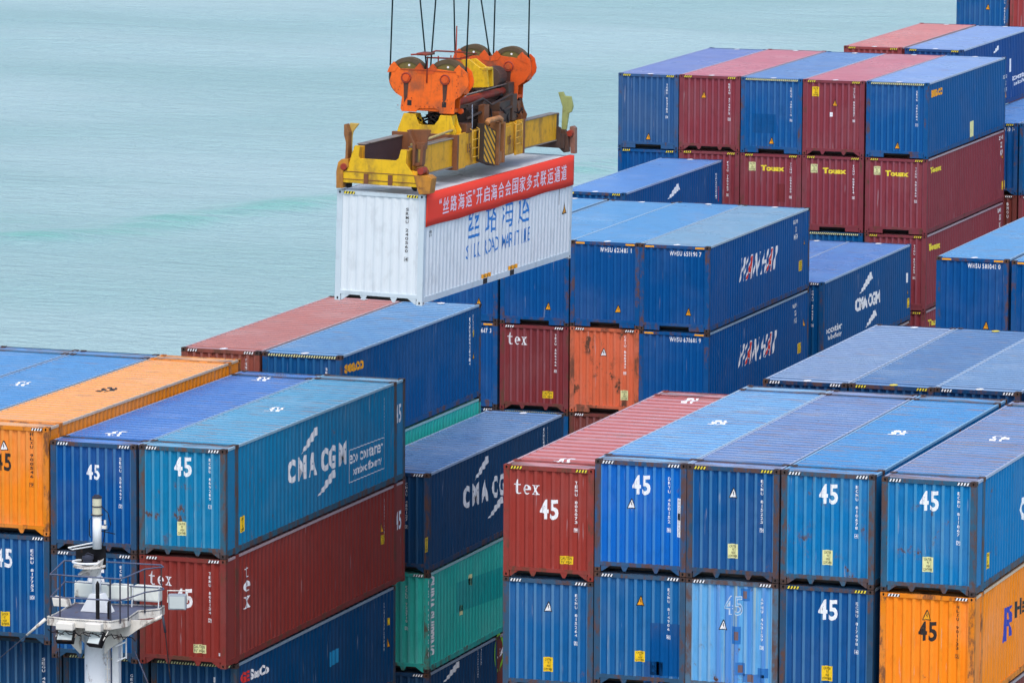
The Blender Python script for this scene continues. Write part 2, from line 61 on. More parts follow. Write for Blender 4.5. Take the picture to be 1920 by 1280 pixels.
 {'key': 'D-2b', 'x': -5.031, 'y': 71.93, 'z': 0.36, 'L': 12.192, 'H': 2.896, 'c': 'maroon', 'label': 'maroon container with yellow words, leftmost of the three lettered ends in the second row', 'f': [['cau', 0.472, -0.505, 0.277, 0.33, 'pale'], ['txt', 0.814, -0.553, 0.937, 'Touax', 'gold'], ['id', 2.004, -0.321, 1.356, 'TCNU 503480 0', 'white'], ['patch', 1.614, -1.489, 0.361, 0.7, 'red2']], 's': [], 'r': [], 'hazc': 'yellow', 'sill': 'g'},
 {'key': 'D-1', 'x': -2.563, 'y': 71.93, 'z': 3.283, 'L': 12.192, 'H': 2.896, 'c': 'maroon', 'label': 'red container with yellow notice and triangle, fourth from left in the top row', 'f': [['cau', 0.498, -0.46, 0.274, 0.368, 'yellow'], ['tri', 1.265, -0.882, 'yellow'], ['patch', 1.122, -1.317, 0.105, 0.164, 'white'], ['id', 2.016, -0.284, 1.285, 'TCLU 850237 8', 'white']], 's': [], 'r': [], 'roofc': 'r_pink', 'hazc': 'yellow'},
 {'key': 'D-1b', 'x': -2.563, 'y': 71.93, 'z': 0.369, 'L': 12.192, 'H': 2.896, 'c': 'maroon', 'label': 'maroon container with yellow words, middle of the three lettered ends in the second row', 'f': [['cau', 0.472, -0.498, 0.275, 0.328, 'pale'], ['txt', 0.812, -0.567, 0.93, 'Touax', 'gold'], ['id', 2.035, -0.313, 1.289, 'TCNU 503614 5', 'white']], 's': [], 'r': [], 'hazc': 'yellow', 'sill': 'g'},
 {'key': 'D-1c', 'x': -2.563, 'y': 71.93, 'z': -2.545, 'L': 12.192, 'H': 2.896, 'c': 'blue6', 'label': 'blue container of which only the hatched top edge shows, third row beneath the maroon ones', 'f': [], 's': [], 'r': [], 'haz': 'full'},
 {'key': 'D0', 'x': -0.05, 'y': 71.93, 'z': 3.294, 'L': 12.192, 'H': 2.896, 'c': 'blue8', 'label': 'blue container with yellow lettering on its side, at the right end of the top row', 'f': [['id', 1.979, -0.309, 1.341, 'SEGU 486384 1', 'white'], ['tri', 1.236, -2.435, 'yellow']], 's': [['seaco', [[0.499, -0.602], [0.482, -0.315], [2.206, -0.334], [2.223, -0.612]]], ['tri', [[12.239, -1.525]]], ['vid3', [[12.108, -0.914]], 0.5, 'white'], ['patch', [[6.543, -2.776], [6.497, -2.081], [7.088, -2.073], [7.132, -2.749]], 'pale']], 'r': [], 'roofc': 'r_steel5', 'haz': 'full', 'sill': 'g'},
 {'key': 'D0b', 'x': -0.05, 'y': 71.93, 'z': 0.38, 'L': 12.192, 'H': 2.896, 'c': 'maroon', 'label': 'maroon container with yellow words on end and side, under the blue top one', 'f': [['cau', 0.451, -0.492, 0.273, 0.327, 'pale'], ['txt', 0.768, -0.581, 0.923, 'Touax', 'gold'], ['id', 1.982, -0.329, 1.326, 'TCNU 502860 2', 'white']], 's': [['touax', [[0.51, -0.587], [0.497, -0.361], [2.19, -0.389], [2.204, -0.617]]], ['vid3', [[11.657, -0.4]], 0.6, 'white'], ['tri', [[11.876, -1.022]]], ['sq', [[12.137, -2.23]], 0.4, 0.34, 'yellow']], 'r': [], 'hazc': 'yellow', 'sill': 'g'},
 {'key': 'D0c', 'x': -0.05, 'y': 71.93, 'z': -2.534, 'L': 12.192, 'H': 2.896, 'c': 'maroon', 'label': 'maroon container third down at the corner of the tall stack, yellow word on its side', 'f': [['id', 1.964, -0.38, 1.29, 'TCNU 502665 6', 'white']], 's': [['touax', [[0.446, -0.636], [0.43, -0.368], [2.209, -0.447], [2.226, -0.718]]], ['vid3', [[11.595, -0.398]], 0.6, 'white']], 'r': [], 'hazc': 'yellow', 'sill': 'g'},
 {'key': 'D0d', 'x': -0.05, 'y': 71.93, 'z': -5.448, 'L': 12.192, 'H': 2.896, 'c': 'maroon', 'label': 'maroon container fourth down at the corner of the tall stack, almost hidden', 'f': [], 's': [['touax', [[0.538, -0.633], [0.523, -0.384], [2.307, -0.486], [2.324, -0.758]]]], 'r': [], 'hazc': 'yellow'},
 {'key': 'F-2', 'x': -4.894, 'y': 86.1, 'z': 3.34, 'L': 12.192, 'H': 2.896, 'c': 'maroon2', 'label': 'red container with a salmon roof, beyond the top row, left of its blue neighbour', 'f': [], 's': [], 'r': [], 'roofc': 'r_salmon', 'hazc': 'yellow'},
 {'key': 'F-1', 'x': -2.334, 'y': 86.1, 'z': 3.326, 'L': 12.192, 'H': 2.896, 'c': 'ink2', 'label': 'deep blue container with white words on its side at the upper right edge', 'f': [], 's': [['streak', [[5.109, -0.563], [6.002, -0.349]], 1.2], ['patch', [[8.017, -1.585], [7.977, -1.022], [8.3, -1.004], [8.34, -1.568]], 'white'], ['eco2', [[8.442, -2.339], [8.397, -1.707], [11.595, -1.708], [11.635, -2.257]]]], 'r': [], 'roofc': 'r_steel5', 'hazc': 'yellow'},
 {'key': 'F0', 'x': 0.0, 'y': 86.1, 'z': 0.43, 'L': 12.192, 'H': 2.896, 'c': 'whb', 'label': 'dark blue container at the right edge behind the maroon stack, white digits at top', 'f': [['idh', 1.494, -0.251, 0.818, 'WHSU 50 74', 'white']], 's': [], 'r': [], 'roofc': 'r_blue3', 'hazc': 'yellow'},
 {'key': 'F0b', 'x': 0.0, 'y': 86.1, 'z': -2.484, 'L': 12.192, 'H': 2.896, 'c': 'brown2', 'label': 'brown container below the dark blue one at the right edge behind the maroon stack', 'f': [['id', 2.055, -0.309, 1.303, 'BMOU 464', 'white']], 's': [], 'r': []},
 {'key': 'F1', 'x': 2.506, 'y': 86.1, 'z': 0.43, 'L': 12.192, 'H': 2.896, 'c': 'blue8', 'label': 'blue container of which a narrow strip shows at the right edge behind the maroon stack', 'f': [], 's': [], 'r': [], 'roofc': 'r_blue3'},
 {'key': 'F1b', 'x': 2.506, 'y': 86.1, 'z': -2.484, 'L': 12.192, 'H': 2.896, 'c': 'maroon', 'label': 'maroon container of which a narrow strip shows low at the right edge', 'f': [], 's': [], 'r': []},
 {'key': 'G-3', 'x': -7.518, 'y': 114.7, 'z': 3.34, 'L': 12.192, 'H': 2.896, 'c': 'blue8', 'label': 'blue container cut off by the top edge in the upper right corner', 'f': [['tri', 1.468, -0.59, 'yellow'], ['id', 2.255, 0.066, 1.36, 'TGHU 651203', 'white']], 's': [], 'r': []},
 {'key': 'G-2', 'x': -5.012, 'y': 114.7, 'z': 3.34, 'L': 12.192, 'H': 2.896, 'c': 'maroon2', 'label': 'red container at the very corner, cut off by the top and right edges', 'f': [], 's': [], 'r': []},
 {'key': 'B8_h0', 'x': 20.108, 'y': 15.11, 'z': -2.609, 'L': 12.192, 'H': 2.896, 'c': 'blue2', 'label': 'container in the lower tiers, hidden under and behind the visible stacks', 'f': [], 's': [], 'r': []},
 {'key': 'B8_h1', 'x': 20.108, 'y': 15.11, 'z': -5.523, 'L': 12.192, 'H': 2.896, 'c': 'brown2', 'label': 'container in the lower tiers, hidden under and behind the visible stacks', 'f': [], 's': [], 'r': []},
 {'key': 'B8_h2', 'x': 20.108, 'y': 15.11, 'z': -8.437, 'L': 12.192, 'H': 2.896, 'c': 'blue6', 'label': 'container in the lower tiers, hidden under and behind the visible stacks', 'f': [], 's': [], 'r': []},
 {'key': 'B8_h3', 'x': 20.108, 'y': 15.11, 'z': -11.351, 'L': 12.192, 'H': 2.896, 'c': 'maroon', 'label': 'container in the lower tiers, hidden under and behind the visible stacks', 'f': [], 's': [], 'r': []},
 {'key': 'C4_h0', 'x': 10.158, 'y': 43.49, 'z': -2.57, 'L': 12.192, 'H': 2.896, 'c': 'brown2', 'label': 'container in the lower tiers, hidden under and behind the visible stacks', 'f': [], 's': [], 'r': []},
 {'key': 'C4_h1', 'x': 10.158, 'y': 43.49, 'z': -5.484, 'L': 12.192, 'H': 2.896, 'c': 'blue6', 'label': 'container in the lower tiers, hidden under and behind the visible stacks', 'f': [], 's': [], 'r': []},
 {'key': 'C4_h2', 'x': 10.158, 'y': 43.49, 'z': -8.398, 'L': 12.192, 'H': 2.896, 'c': 'maroon', 'label': 'container in the lower tiers, hidden under and behind the visible stacks', 'f': [], 's': [], 'r': []},
 {'key': 'C4_h3', 'x': 10.158, 'y': 43.49, 'z': -11.312, 'L': 12.192, 'H': 2.896, 'c': 'navy2', 'label': 'container in the lower tiers, hidden under and behind the visible stacks', 'f': [], 's': [], 'r': []},
 {'key': 'C5_h0', 'x': 12.699, 'y': 43.49, 'z': -2.598, 'L': 12.192, 'H': 2.896, 'c': 'blue6', 'label': 'container in the lower tiers, hidden under and behind the visible stacks', 'f': [], 's': [], 'r': []},
 {'key': 'C5_h1', 'x': 12.699, 'y': 43.49, 'z': -5.512, 'L': 12.192, 'H': 2.896, 'c': 'maroon', 'label': 'container in the lower tiers, hidden under and behind the visible stacks', 'f': [], 's': [], 'r': []},
 {'key': 'C5_h2', 'x': 12.699, 'y': 43.49, 'z': -8.426, 'L': 12.192, 'H': 2.896, 'c': 'navy2', 'label': 'container in the lower tiers, hidden under and behind the visible stacks', 'f': [], 's': [], 'r': []},
 {'key': 'C5_h3', 'x': 12.699, 'y': 43.49, 'z': -11.34, 'L': 12.192, 'H': 2.896, 'c': 'blue2', 'label': 'container in the lower tiers, hidden under and behind the visible stacks', 'f': [], 's': [], 'r': []},
 {'key': 'F1b_h0', 'x': 2.506, 'y': 86.1, 'z': -5.398, 'L': 12.192, 'H': 2.896, 'c': 'navy2', 'label': 'container in the lower tiers, hidden under and behind the visible stacks', 'f': [], 's': [], 'r': []},
 {'key': 'F1b_h1', 'x': 2.506, 'y': 86.1, 'z': -8.312, 'L': 12.192, 'H': 2.896, 'c': 'blue2', 'label': 'container in the lower tiers, hidden under and behind the visible stacks', 'f': [], 's': [], 'r': []},
 {'key': 'F1b_h2', 'x': 2.506, 'y': 86.1, 'z': -11.226, 'L': 12.192, 'H': 2.896, 'c': 'brown2', 'label': 'container in the lower tiers, hidden under and behind the visible stacks', 'f': [], 's': [], 'r': []},
 {'key': 'G-2_h0', 'x': -5.012, 'y': 114.7, 'z': 0.426, 'L': 12.192, 'H': 2.896, 'c': 'brown2', 'label': 'container in the lower tiers, hidden under and behind the visible stacks', 'f': [], 's': [], 'r': []},
 {'key': 'G-2_h1', 'x': -5.012, 'y': 114.7, 'z': -2.488, 'L': 12.192, 'H': 2.896, 'c': 'blue6', 'label': 'container in the lower tiers, hidden under and behind the visible stacks', 'f': [], 's': [], 'r': []},
 {'key': 'G-2_h2', 'x': -5.012, 'y': 114.7, 'z': -5.402, 'L': 12.192, 'H': 2.896, 'c': 'maroon', 'label': 'container in the lower tiers, hidden under and behind the visible stacks', 'f': [], 's': [], 'r': []},
 {'key': 'G-2_h3', 'x': -5.012, 'y': 114.7, 'z': -8.316, 'L': 12.192, 'H': 2.896, 'c': 'navy2', 'label': 'container in the lower tiers, hidden under and behind the visible stacks', 'f': [], 's': [], 'r': []},
 {'key': 'G-2_h4', 'x': -5.012, 'y': 114.7, 'z': -11.23, 'L': 12.192, 'H': 2.896, 'c': 'blue2', 'label': 'container in the lower tiers, hidden under and behind the visible stacks', 'f': [], 's': [], 'r': []},
 {'key': 'A8b_h0', 'x': 20.105, 'y': 0, 'z': -5.518, 'L': 13.716, 'H': 2.896, 'c': 'brown2', 'label': 'container in the lower tiers, hidden under and behind the visible stacks', 'f': [], 's': [], 'r': []},
 {'key': 'A8b_h1', 'x': 20.105, 'y': 0, 'z': -8.432, 'L': 13.716, 'H': 2.896, 'c': 'blue6', 'label': 'container in the lower tiers, hidden under and behind the visible stacks', 'f': [], 's': [], 'r': []},
 {'key': 'A8b_h2', 'x': 20.105, 'y': 0, 'z': -11.346, 'L': 13.716, 'H': 2.896, 'c': 'maroon', 'label': 'container in the lower tiers, hidden under and behind the visible stacks', 'f': [], 's': [], 'r': []},
]

S = bpy.context.scene
COL = S.collection
R = math.radians
# ------------------------------------------------------------ camera, sky, sun, exposure
cd = bpy.data.cameras.new('camera'); cam = bpy.data.objects.new('camera', cd); COL.objects.link(cam)
cd.sensor_width = 36; cd.lens = CAM['lens']; cd.clip_start = 1; cd.clip_end = 20000
cm = Matrix(CAM['R']).to_4x4(); cm.translation = Vector(CAM['loc']); cam.matrix_world = cm
S.camera = cam
SUN_EL, SUN_AZ = 56, 162        # azimuth clockwise from +Y
w = bpy.data.worlds.new('World'); S.world = w; w.use_nodes = True
nt = w.node_tree
sk = nt.nodes.new('ShaderNodeTexSky'); sk.sky_type = 'NISHITA'; sk.sun_disc = False
sk.sun_elevation = R(SUN_EL); sk.sun_rotation = R(SUN_AZ); sk.air_density = 1.0; sk.dust_density = 3.5; sk.ozone_density = 1.2
bg = nt.nodes['Background']; bg.inputs[1].default_value = 0.15
nt.links.new(sk.outputs[0], bg.inputs[0])
ld = bpy.data.lights.new('sun', 'SUN'); ld.energy = .5; ld.angle = R(30); ld.color = (1, .965, .92)
lo = bpy.data.objects.new('sun', ld); COL.objects.link(lo)
sd = Vector((math.sin(R(SUN_AZ))*math.cos(R(SUN_EL)), math.cos(R(SUN_AZ))*math.cos(R(SUN_EL)), math.sin(R(SUN_EL))))
lo.rotation_euler = sd.to_track_quat('Z', 'Y').to_euler()
S.view_settings.view_transform = 'Standard'; S.view_settings.look = 'None'
S.view_settings.exposure = 0.62; S.view_settings.gamma = 1
W, PI = 2.438, math.pi

# ------------------------------------------------------------ helpers
def srgb(c):
    return tuple((x/255/12.92 if x/255 <= .04045 else ((x/255+.055)/1.055)**2.4) for x in c)
class MB:
    def __init__(s): s.v = []; s.f = []; s.m = []; s.mi = 0
    def face(s, pts, mi=None):
        n = len(s.v); s.v += [tuple(p) for p in pts]; s.f.append(tuple(range(n, n+len(pts)))); s.m.append(s.mi if mi is None else mi)
    def box(s, x0, x1, y0, y1, z0, z1, mi=None):
        p = [(x0,y0,z0),(x1,y0,z0),(x1,y1,z0),(x0,y1,z0),(x0,y0,z1),(x1,y0,z1),(x1,y1,z1),(x0,y1,z1)]
        for q in ((0,3,2,1),(4,5,6,7),(0,1,5,4),(1,2,6,5),(2,3,7,6),(3,0,4,7)): s.face([p[i] for i in q], mi)
    def prism(s, out, a0, a1, ax='y', mi=None):
        def P(q, a):
            if ax == 'y': return (q[0], a, q[1])
            if ax == 'x': return (a, q[0], q[1])
            return (q[0], q[1], a)
        ar = sum(out[i][0]*out[(i+1) % len(out)][1]-out[(i+1) % len(out)][0]*out[i][1] for i in range(len(out)))
        o = list(out) if (ar > 0) else list(out)[::-1]
        if ax == 'y': o = o[::-1]
        if ax == 'y': o = o[::-1]; s.face([P(q, a0) for q in o], mi); s.face([P(q, a1) for q in o[::-1]], mi)
        else: s.face([P(q, a0) for q in o[::-1]], mi); s.face([P(q, a1) for q in o], mi)
        n = len(o)
        for i in range(n):
            p, q = o[i], o[(i+1) % n]
            f = [P(p, a0), P(q, a0), P(q, a1), P(p, a1)]
            s.face(f[::-1] if ax == 'y' else f, mi)
    def tube(s, pts, r, n=8, mi=None, cap=True, closed=False):
        pts = [Vector(p) for p in pts]; rings = []
        N = len(pts)
        for i, p in enumerate(pts):
            if closed: d = (pts[(i+1) % N]-pts[i-1])
            else: d = pts[min(i+1, N-1)]-pts[max(i-1, 0)]
            d.normalize()
            u = d.cross(Vector((0,0,1)) if abs(d.z) < .9 else Vector((1,0,0))).normalized(); v2 = d.cross(u)
            rr = r[i] if isinstance(r, (list, tuple)) else r
            rings.append([p+u*rr*math.cos(2*PI*k/n)+v2*rr*math.sin(2*PI*k/n) for k in range(n)])
        for i in range(N if closed else N-1):
            a, b = rings[i], rings[(i+1) % N]
            for k in range(n): s.face([a[k], b[k], b[(k+1) % n], a[(k+1) % n]], mi)
        if cap and not closed: s.face(rings[0], mi); s.face(rings[-1][::-1], mi)
    def cyl(s, c, r, h, ax='z', n=20, r2=None, mi=None):
        d = {'x': Vector((1,0,0)), 'y': Vector((0,1,0)), 'z': Vector((0,0,1))}[ax]
        c = Vector(c); s.tube([c, c+d*h], [r, r if r2 is None else r2], n, mi)
    def mesh(s, name, smooth=False):
        me = bpy.data.meshes.new(name); me.from_pydata(s.v, [], s.f)
        bm = bmesh.new(); bm.from_mesh(me); bmesh.ops.remove_doubles(bm, verts=bm.verts, dist=1e-5)
        bmesh.ops.recalc_face_normals(bm, faces=bm.faces)
        bm.to_mesh(me); bm.free()
        if len(me.polygons) == len(s.m): me.polygons.foreach_set('material_index', s.m)
        if smooth: me.polygons.foreach_set('use_smooth', [True]*len(me.polygons))
        return me
def part(name, me, mats, parent=None, loc=None, label=None):
    o = bpy.data.objects.new(name, me); COL.objects.link(o)
    if not isinstance(mats, (list, tuple)): mats = [mats]
    while len(me.materials) < len(mats): me.materials.append(None)
    for i, m in enumerate(mats):
        o.material_slots[i].link = 'OBJECT'; o.material_slots[i].material = m
    if parent: o.parent = parent
    if loc is not None: o.location = loc
    if label: o['label'] = label
    return o
def tag(o, label=None, cat=None, group=None, kind=None):
    for k, v in (('label', label), ('category', cat), ('group', group), ('kind', kind)):
        if v: o[k] = v
    return o
def empty(name, loc=(0,0,0), label=None, cat=None, group=None):
    o = bpy.data.objects.new(name, None); o.empty_display_size = .3; o.location = loc; COL.objects.link(o)
    return tag(o, label, cat, group)

# ------------------------------------------------------------ materials
class NT:
    def __init__(s, name):
        s.m = bpy.data.materials.new(name); s.m.use_nodes = True; s.t = s.m.node_tree
        s.b = s.t.nodes['Principled BSDF']
    def n(s, t, **k):
        x = s.t.nodes.new(t)
        for a, b in k.items(): setattr(x, a, b)
        return x
    def l(s, a, b): s.t.links.new(a, b)
    def coords(s, scale=(1,1,1), off=0.0, rnd=True):
        if not hasattr(s, 'tc'):
            s.tc = s.n('ShaderNodeTexCoord'); s.oi = s.n('ShaderNodeObjectInfo')
            s.mu = s.n('ShaderNodeMath', operation='MULTIPLY'); s.l(s.oi.outputs['Random'], s.mu.inputs[0]); s.mu.inputs[1].default_value = 61.0
            s.ad = s.n('ShaderNodeVectorMath', operation='ADD'); s.l(s.tc.outputs['Object'], s.ad.inputs[0]); s.l(s.mu.outputs[0], s.ad.inputs[1])
        mp = s.n('ShaderNodeMapping'); mp.inputs['Scale'].default_value = scale; mp.inputs['Location'].default_value = (off, off*1.7, off*.3)
        s.l(s.ad.outputs[0], mp.inputs[0]); return mp.outputs[0]
    def noise(s, scale, vec, detail=4, rough=.6, dist=0):
        x = s.n('ShaderNodeTexNoise'); x.inputs['Scale'].default_value = scale; x.inputs['Detail'].default_value = detail
        x.inputs['Roughness'].default_value = rough; x.inputs['Distortion'].default_value = dist; s.l(vec, x.inputs['Vector']); return x.outputs['Fac']
    def ramp(s, f, a, b, va=0., vb=1.):
        x = s.n('ShaderNodeMapRange'); x.inputs[1].default_value = a; x.inputs[2].default_value = b; x.inputs[3].default_value = va; x.inputs[4].default_value = vb
        x.interpolation_type = 'SMOOTHSTEP'; s.l(f, x.inputs[0]); return x.outputs[0]
    def mix(s, f, a, b):
        x = s.n('ShaderNodeMix', data_type='RGBA')
        if isinstance(f, (int, float)): x.inputs[0].default_value = f
        else: s.l(f, x.inputs[0])
        for i, c in ((6, a), (7, b)):
            if isinstance(c, tuple): x.inputs[i].default_value = c[:3]+(1,)
            else: s.l(c, x.inputs[i])
        return x.outputs[2]
    def mul(s, a, b):
        x = s.n('ShaderNodeMath', operation='MULTIPLY')
        for i, c in enumerate((a, b)):
            if isinstance(c, (int, float)): x.inputs[i].default_value = c
            else: s.l(c, x.inputs[i])
        return x.outputs[0]
    def mx(s, a, b):
        x = s.n('ShaderNodeMath', operation='MAXIMUM'); s.l(a, x.inputs[0]); s.l(b, x.inputs[1]); return x.outputs[0]
_pm = {}
RUST = (.085, .043, .032)
def paint(rgb, kind='wall', rust=.15, seed=0., rough=.5, lin=False, dirt=.7, L=0, stripy=0):
    key = (rgb, kind, rust, seed, rough, dirt, L, stripy)
    if key in _pm: return _pm[key]
    k = NT('paint_'+kind)
    c = rgb if lin else srgb(rgb)
    g = sum(c)/3
    fade = tuple(min(1, x*.90+g*.13+.006) for x in c); deep = tuple(x*.74 for x in c)
    v = k.coords((1,1,1), seed)
    n1 = k.noise(.55, v, 4, .55)
    col = k.mix(k.ramp(n1, .42, .68), c, fade)
    n0 = k.noise(3.1, k.coords((1,1,.6), seed+3), 5, .65)
    col = k.mix(k.mul(k.ramp(n0, .48, .72), .55), col, deep)
    if kind in ('wall', 'side'):
        st = k.noise(1.0, k.coords((7,7,.33), seed+7), 5, .6)        # rain-run grime
        col = k.mix(k.mul(k.ramp(st, .52, .78), .38*dirt), col, tuple(x*.35+.012 for x in c))
        sc = k.noise(1.0, k.coords((11,11,.7), seed+11), 3, .55)        # pale scuffs and scratches
        col = k.mix(k.mul(k.ramp(sc, .67, .74), .38), col, (.42,.44,.48))
        # each welded panel was painted and has faded a little differently
        sx_ = k.n('ShaderNodeSeparateXYZ'); k.l(k.tc.outputs['Object'], sx_.inputs[0]); cb = k.n('ShaderNodeCombineXYZ')
        for ax_, st_ in ((0, .74), (1, 1.116)):
            mm = k.n('ShaderNodeMath', operation='DIVIDE'); k.l(sx_.outputs[ax_], mm.inputs[0]); mm.inputs[1].default_value = st_
            ff = k.n('ShaderNodeMath', operation='FLOOR'); k.l(mm.outputs[0], ff.inputs[0]); k.l(ff.outputs[0], cb.inputs[ax_])
        k.l(k.mu.outputs[0], cb.inputs[2]); wn = k.n('ShaderNodeTexWhiteNoise'); k.l(cb.outputs[0], wn.inputs['Vector'])
        col = k.mix(k.mul(wn.outputs['Value'], .22), col, fade if seed % 2 < 1 else deep)
    if kind == 'roof':
        st = k.noise(1.0, k.coords((.5,5.5,1), seed+7), 5, .65)
        col = k.mix(k.mul(k.ramp(st, .5, .72), .45*dirt), col, deep)
        st2 = k.noise(1.0, k.coords((.9,7,1), seed+17), 4, .6)
        col = k.mix(k.mul(k.ramp(st2, .66-.2*rust, .80-.12*rust), min(1,.35+.6*rust)), col, (.30,.16,.13) if rust > .9 else (.17,.12,.10))
        pt = k.noise(.5, k.coords((1,1,1), seed+27), 3, .5)
        col = k.mix(k.mul(k.ramp(pt, .56, .66), .22), col, tuple(min(1, x*.5+.28) for x in c))
    rn = k.noise(2.3, k.coords((1,1,.75), seed+21), 9, .72)
    th = .735-.11*rust
    rm = k.ramp(rn, th, th+.035)
    rn2 = k.noise(.8, k.coords((1,1,1), seed+31), 2, .5)
    rm = k.mul(rm, k.ramp(rn2, .42, .58))
    if L:      # corroded ends of old roofs, running out from the corner fittings
        sp_ = k.n('ShaderNodeSeparateXYZ'); k.l(k.tc.outputs['Object'], sp_.inputs[0])
        e = k.mx(k.ramp(sp_.outputs[1], .3, 1.9, 1., 0.), k.ramp(sp_.outputs[1], L-1.9, L-.3)); q = k.noise(1.0, k.coords((.9,5,1), seed+61), 5, .65)
        sx = k.mx(k.ramp(sp_.outputs[0], .1, .9, 1., 0.), k.ramp(sp_.outputs[0], W-.9, W-.1))
        rm = k.mx(rm, k.mul(k.mul(e, k.ramp(q, .44, .54)), k.mx(sx, k.ramp(q, .52, .60))))
    if stripy:
        q = k.noise(1.0, k.coords((5,5,.12), seed+71), 3, .5); col = k.mix(k.mul(k.ramp(q, .46, .6), .75), col, srgb((70,128,205)))
        q = k.noise(1.0, k.coords((6,6,.16), seed+75), 3, .5); col = k.mix(k.mul(k.ramp(q, .60, .70), .7), col, srgb((160,180,165)))
    if kind == 'frame':
        rf = k.noise(3.0, k.coords((1,1,.45), seed+41), 8, .7); rm = k.mx(rm, k.mul(k.ramp(rf, .60-.17*rust, .72-.13*rust), .85))
    if rust > 0:
        halo = k.ramp(rn, th-.05, th+.02)
        if kind in('wall','side'): col = k.mix(k.mul(k.mul(halo, k.ramp(rn2, .42, .58)), .35), col, (.2,.11,.07))
        rc = k.mix(n0, RUST, (.15,.072,.045)); col = k.mix(rm, col, rc)
    k.l(col, k.b.inputs['Base Color'])
    rr = k.ramp(n1, .3, .7, rough-.06, rough+.1)
    k.l(rr, k.b.inputs['Roughness'])
    bp = k.n('ShaderNodeBump'); bp.inputs['Strength'].default_value = .25; bp.inputs['Distance'].default_value = .05
    bn = k.noise(.9, k.coords((1,1,1), seed+51), 3, .5); k.l(bn, bp.inputs['Height']); k.l(bp.outputs[0], k.b.inputs['Normal'])
    k.b.inputs['Specular IOR Level'].default_value = .75 if kind == 'roof' else .12
    _pm[key] = k.m; return k.m
def flat(rgb, rough=.55, wear=.45, lin=False):
    key = ('f', rgb, rough, wear)
    if key in _pm: return _pm[key]
    k = NT('marking'); c = rgb if lin else srgb(rgb)
    n = k.noise(9, k.coords(), 5, .7)
    col = k.mix(k.mul(k.ramp(n, .5, .72), wear), c, tuple(x*.45 for x in c))
    k.l(col, k.b.inputs['Base Color']); k.b.inputs['Roughness'].default_value = rough
    _pm[key] = k.m; return k.m
# paints (end-wall colours)
PC = dict(sky1=(20,135,190), blue1=(0,80,152), blue2=(0,80,144), dblue=(0,66,114), cyanb=(14,124,172), blue3=(20,97,159), blue4=(8,103,194),
 blue5=(8,118,180), blue6=(0,82,142), blue7=(4,78,138), blue8=(8,87,152), pale=(96,168,220), navy=(18,64,106), navy2=(8,57,104), whb=(0,80,148),
 red1=(152,56,48), red3=(138,52,46), red2=(128,50,55), maroon=(136,58,68), maroon2=(158,66,68), brown1=(150,80,66), brown2=(122,60,54), orange=(240,138,24), orange2=(250,140,22),
 coral=(216,106,70), teal=(48,186,174), teal2=(10,160,158), ink=(46,91,144), ink2=(22,74,140), rust=(105,58,48), white=(210,220,227))
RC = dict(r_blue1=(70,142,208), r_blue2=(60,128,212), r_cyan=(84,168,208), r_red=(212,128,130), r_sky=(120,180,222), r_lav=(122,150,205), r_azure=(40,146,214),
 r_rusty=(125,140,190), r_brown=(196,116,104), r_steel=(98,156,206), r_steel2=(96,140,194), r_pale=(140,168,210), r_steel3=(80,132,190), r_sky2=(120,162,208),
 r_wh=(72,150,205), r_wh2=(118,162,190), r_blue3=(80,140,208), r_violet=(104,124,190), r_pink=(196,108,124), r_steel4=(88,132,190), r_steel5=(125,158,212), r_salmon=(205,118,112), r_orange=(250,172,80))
MK = dict(white=flat((238,240,244)), black=flat((38,32,32)), yellow=flat((240,200,20)), pale=flat((225,225,165)), gold=flat((235,215,60)), red=flat((215,50,45)),
 dark=flat((22,22,26)), amber=flat((240,165,20)), blue=flat((30,120,200)), royal=flat((50,60,170)), green=flat((130,200,40)), fw=flat((190,210,230), wear=.9))
DARK = flat((30,30,34), .8); UNDER = paint((52,50,50), 'frame', .5)
CAST = paint((66,56,56), 'frame', .9)

# ------------------------------------------------------------ corrugation profiles  (position, depth behind the outer plane)
def prof_end(dd=.078):
    x0, x1 = .15, W-.15; n = 9; p = (x1-x0)/n; o = [(x0, .03)]
    for i in range(n):
        a = x0+i*p
        o += [(a+.034, .03), (a+.084, dd), (a+p-.084, dd), (a+p-.034, .03)]
    o.append((x1, .03)); return o
def prof_side(L):
    o = []
    if L > 13: segs = [(.165, .70, 0), (.905, L-.905, 1), (L-.70, L-.165, 0)]
    else: segs = [(.165, L-.165, 1)]
    for a, b, k in segs:
        if not k: o += [(a, .02), (b, .02)]; continue
        n = int(round((b-a)/.279)); p = (b-a)/n; o.append((a, .012))
        for i in range(n):
            q = a+i*p; o += [(q+.035, .012), (q+.035+.068, .040), (q+p-.103, .040), (q+p-.035, .012)]
        o.append((b, .012))
    return o
def prof_roof(L, pitch=.215):
    a, b = (.95, L-.95) if L > 13 else (.42, L-.42)
    n = int(round((b-a)/pitch)); p = (b-a)/n; o = [(.12, .024), (a, .024)]; w = p*.5
    for i in range(n):
        q = a+i*p; o += [(q+p*.22, .018), (q+p*.32, .060), (q+p*.60, .060), (q+p*.70, .018)]
    o += [(b, .024), (L-.12, .024)]; return o
def depth(pr, u):
    if u <= pr[0][0]: return pr[0][1]
    for (a, da), (b, db) in zip(pr, pr[1:]):
        if a <= u <= b: return da if b-a < 1e-9 else da+(db-da)*(u-a)/(b-a)
    return pr[-1][1]
_pc = {}
def cached(key, fn):
    if key not in _pc: _pc[key] = fn()
    return _pc[key]
def me_end(H, dd=.078):
    m = MB(); pr = prof_end(dd); z0, z1 = .262, H-.115
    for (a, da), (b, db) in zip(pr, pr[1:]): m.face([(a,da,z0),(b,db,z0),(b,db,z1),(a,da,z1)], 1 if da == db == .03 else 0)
    m.face([(pr[0][0],.09,z0)]+[(a,d,z0) for a, d in pr]+[(pr[-1][0],.09,z0)], 0)
    return m.mesh('end_wall')
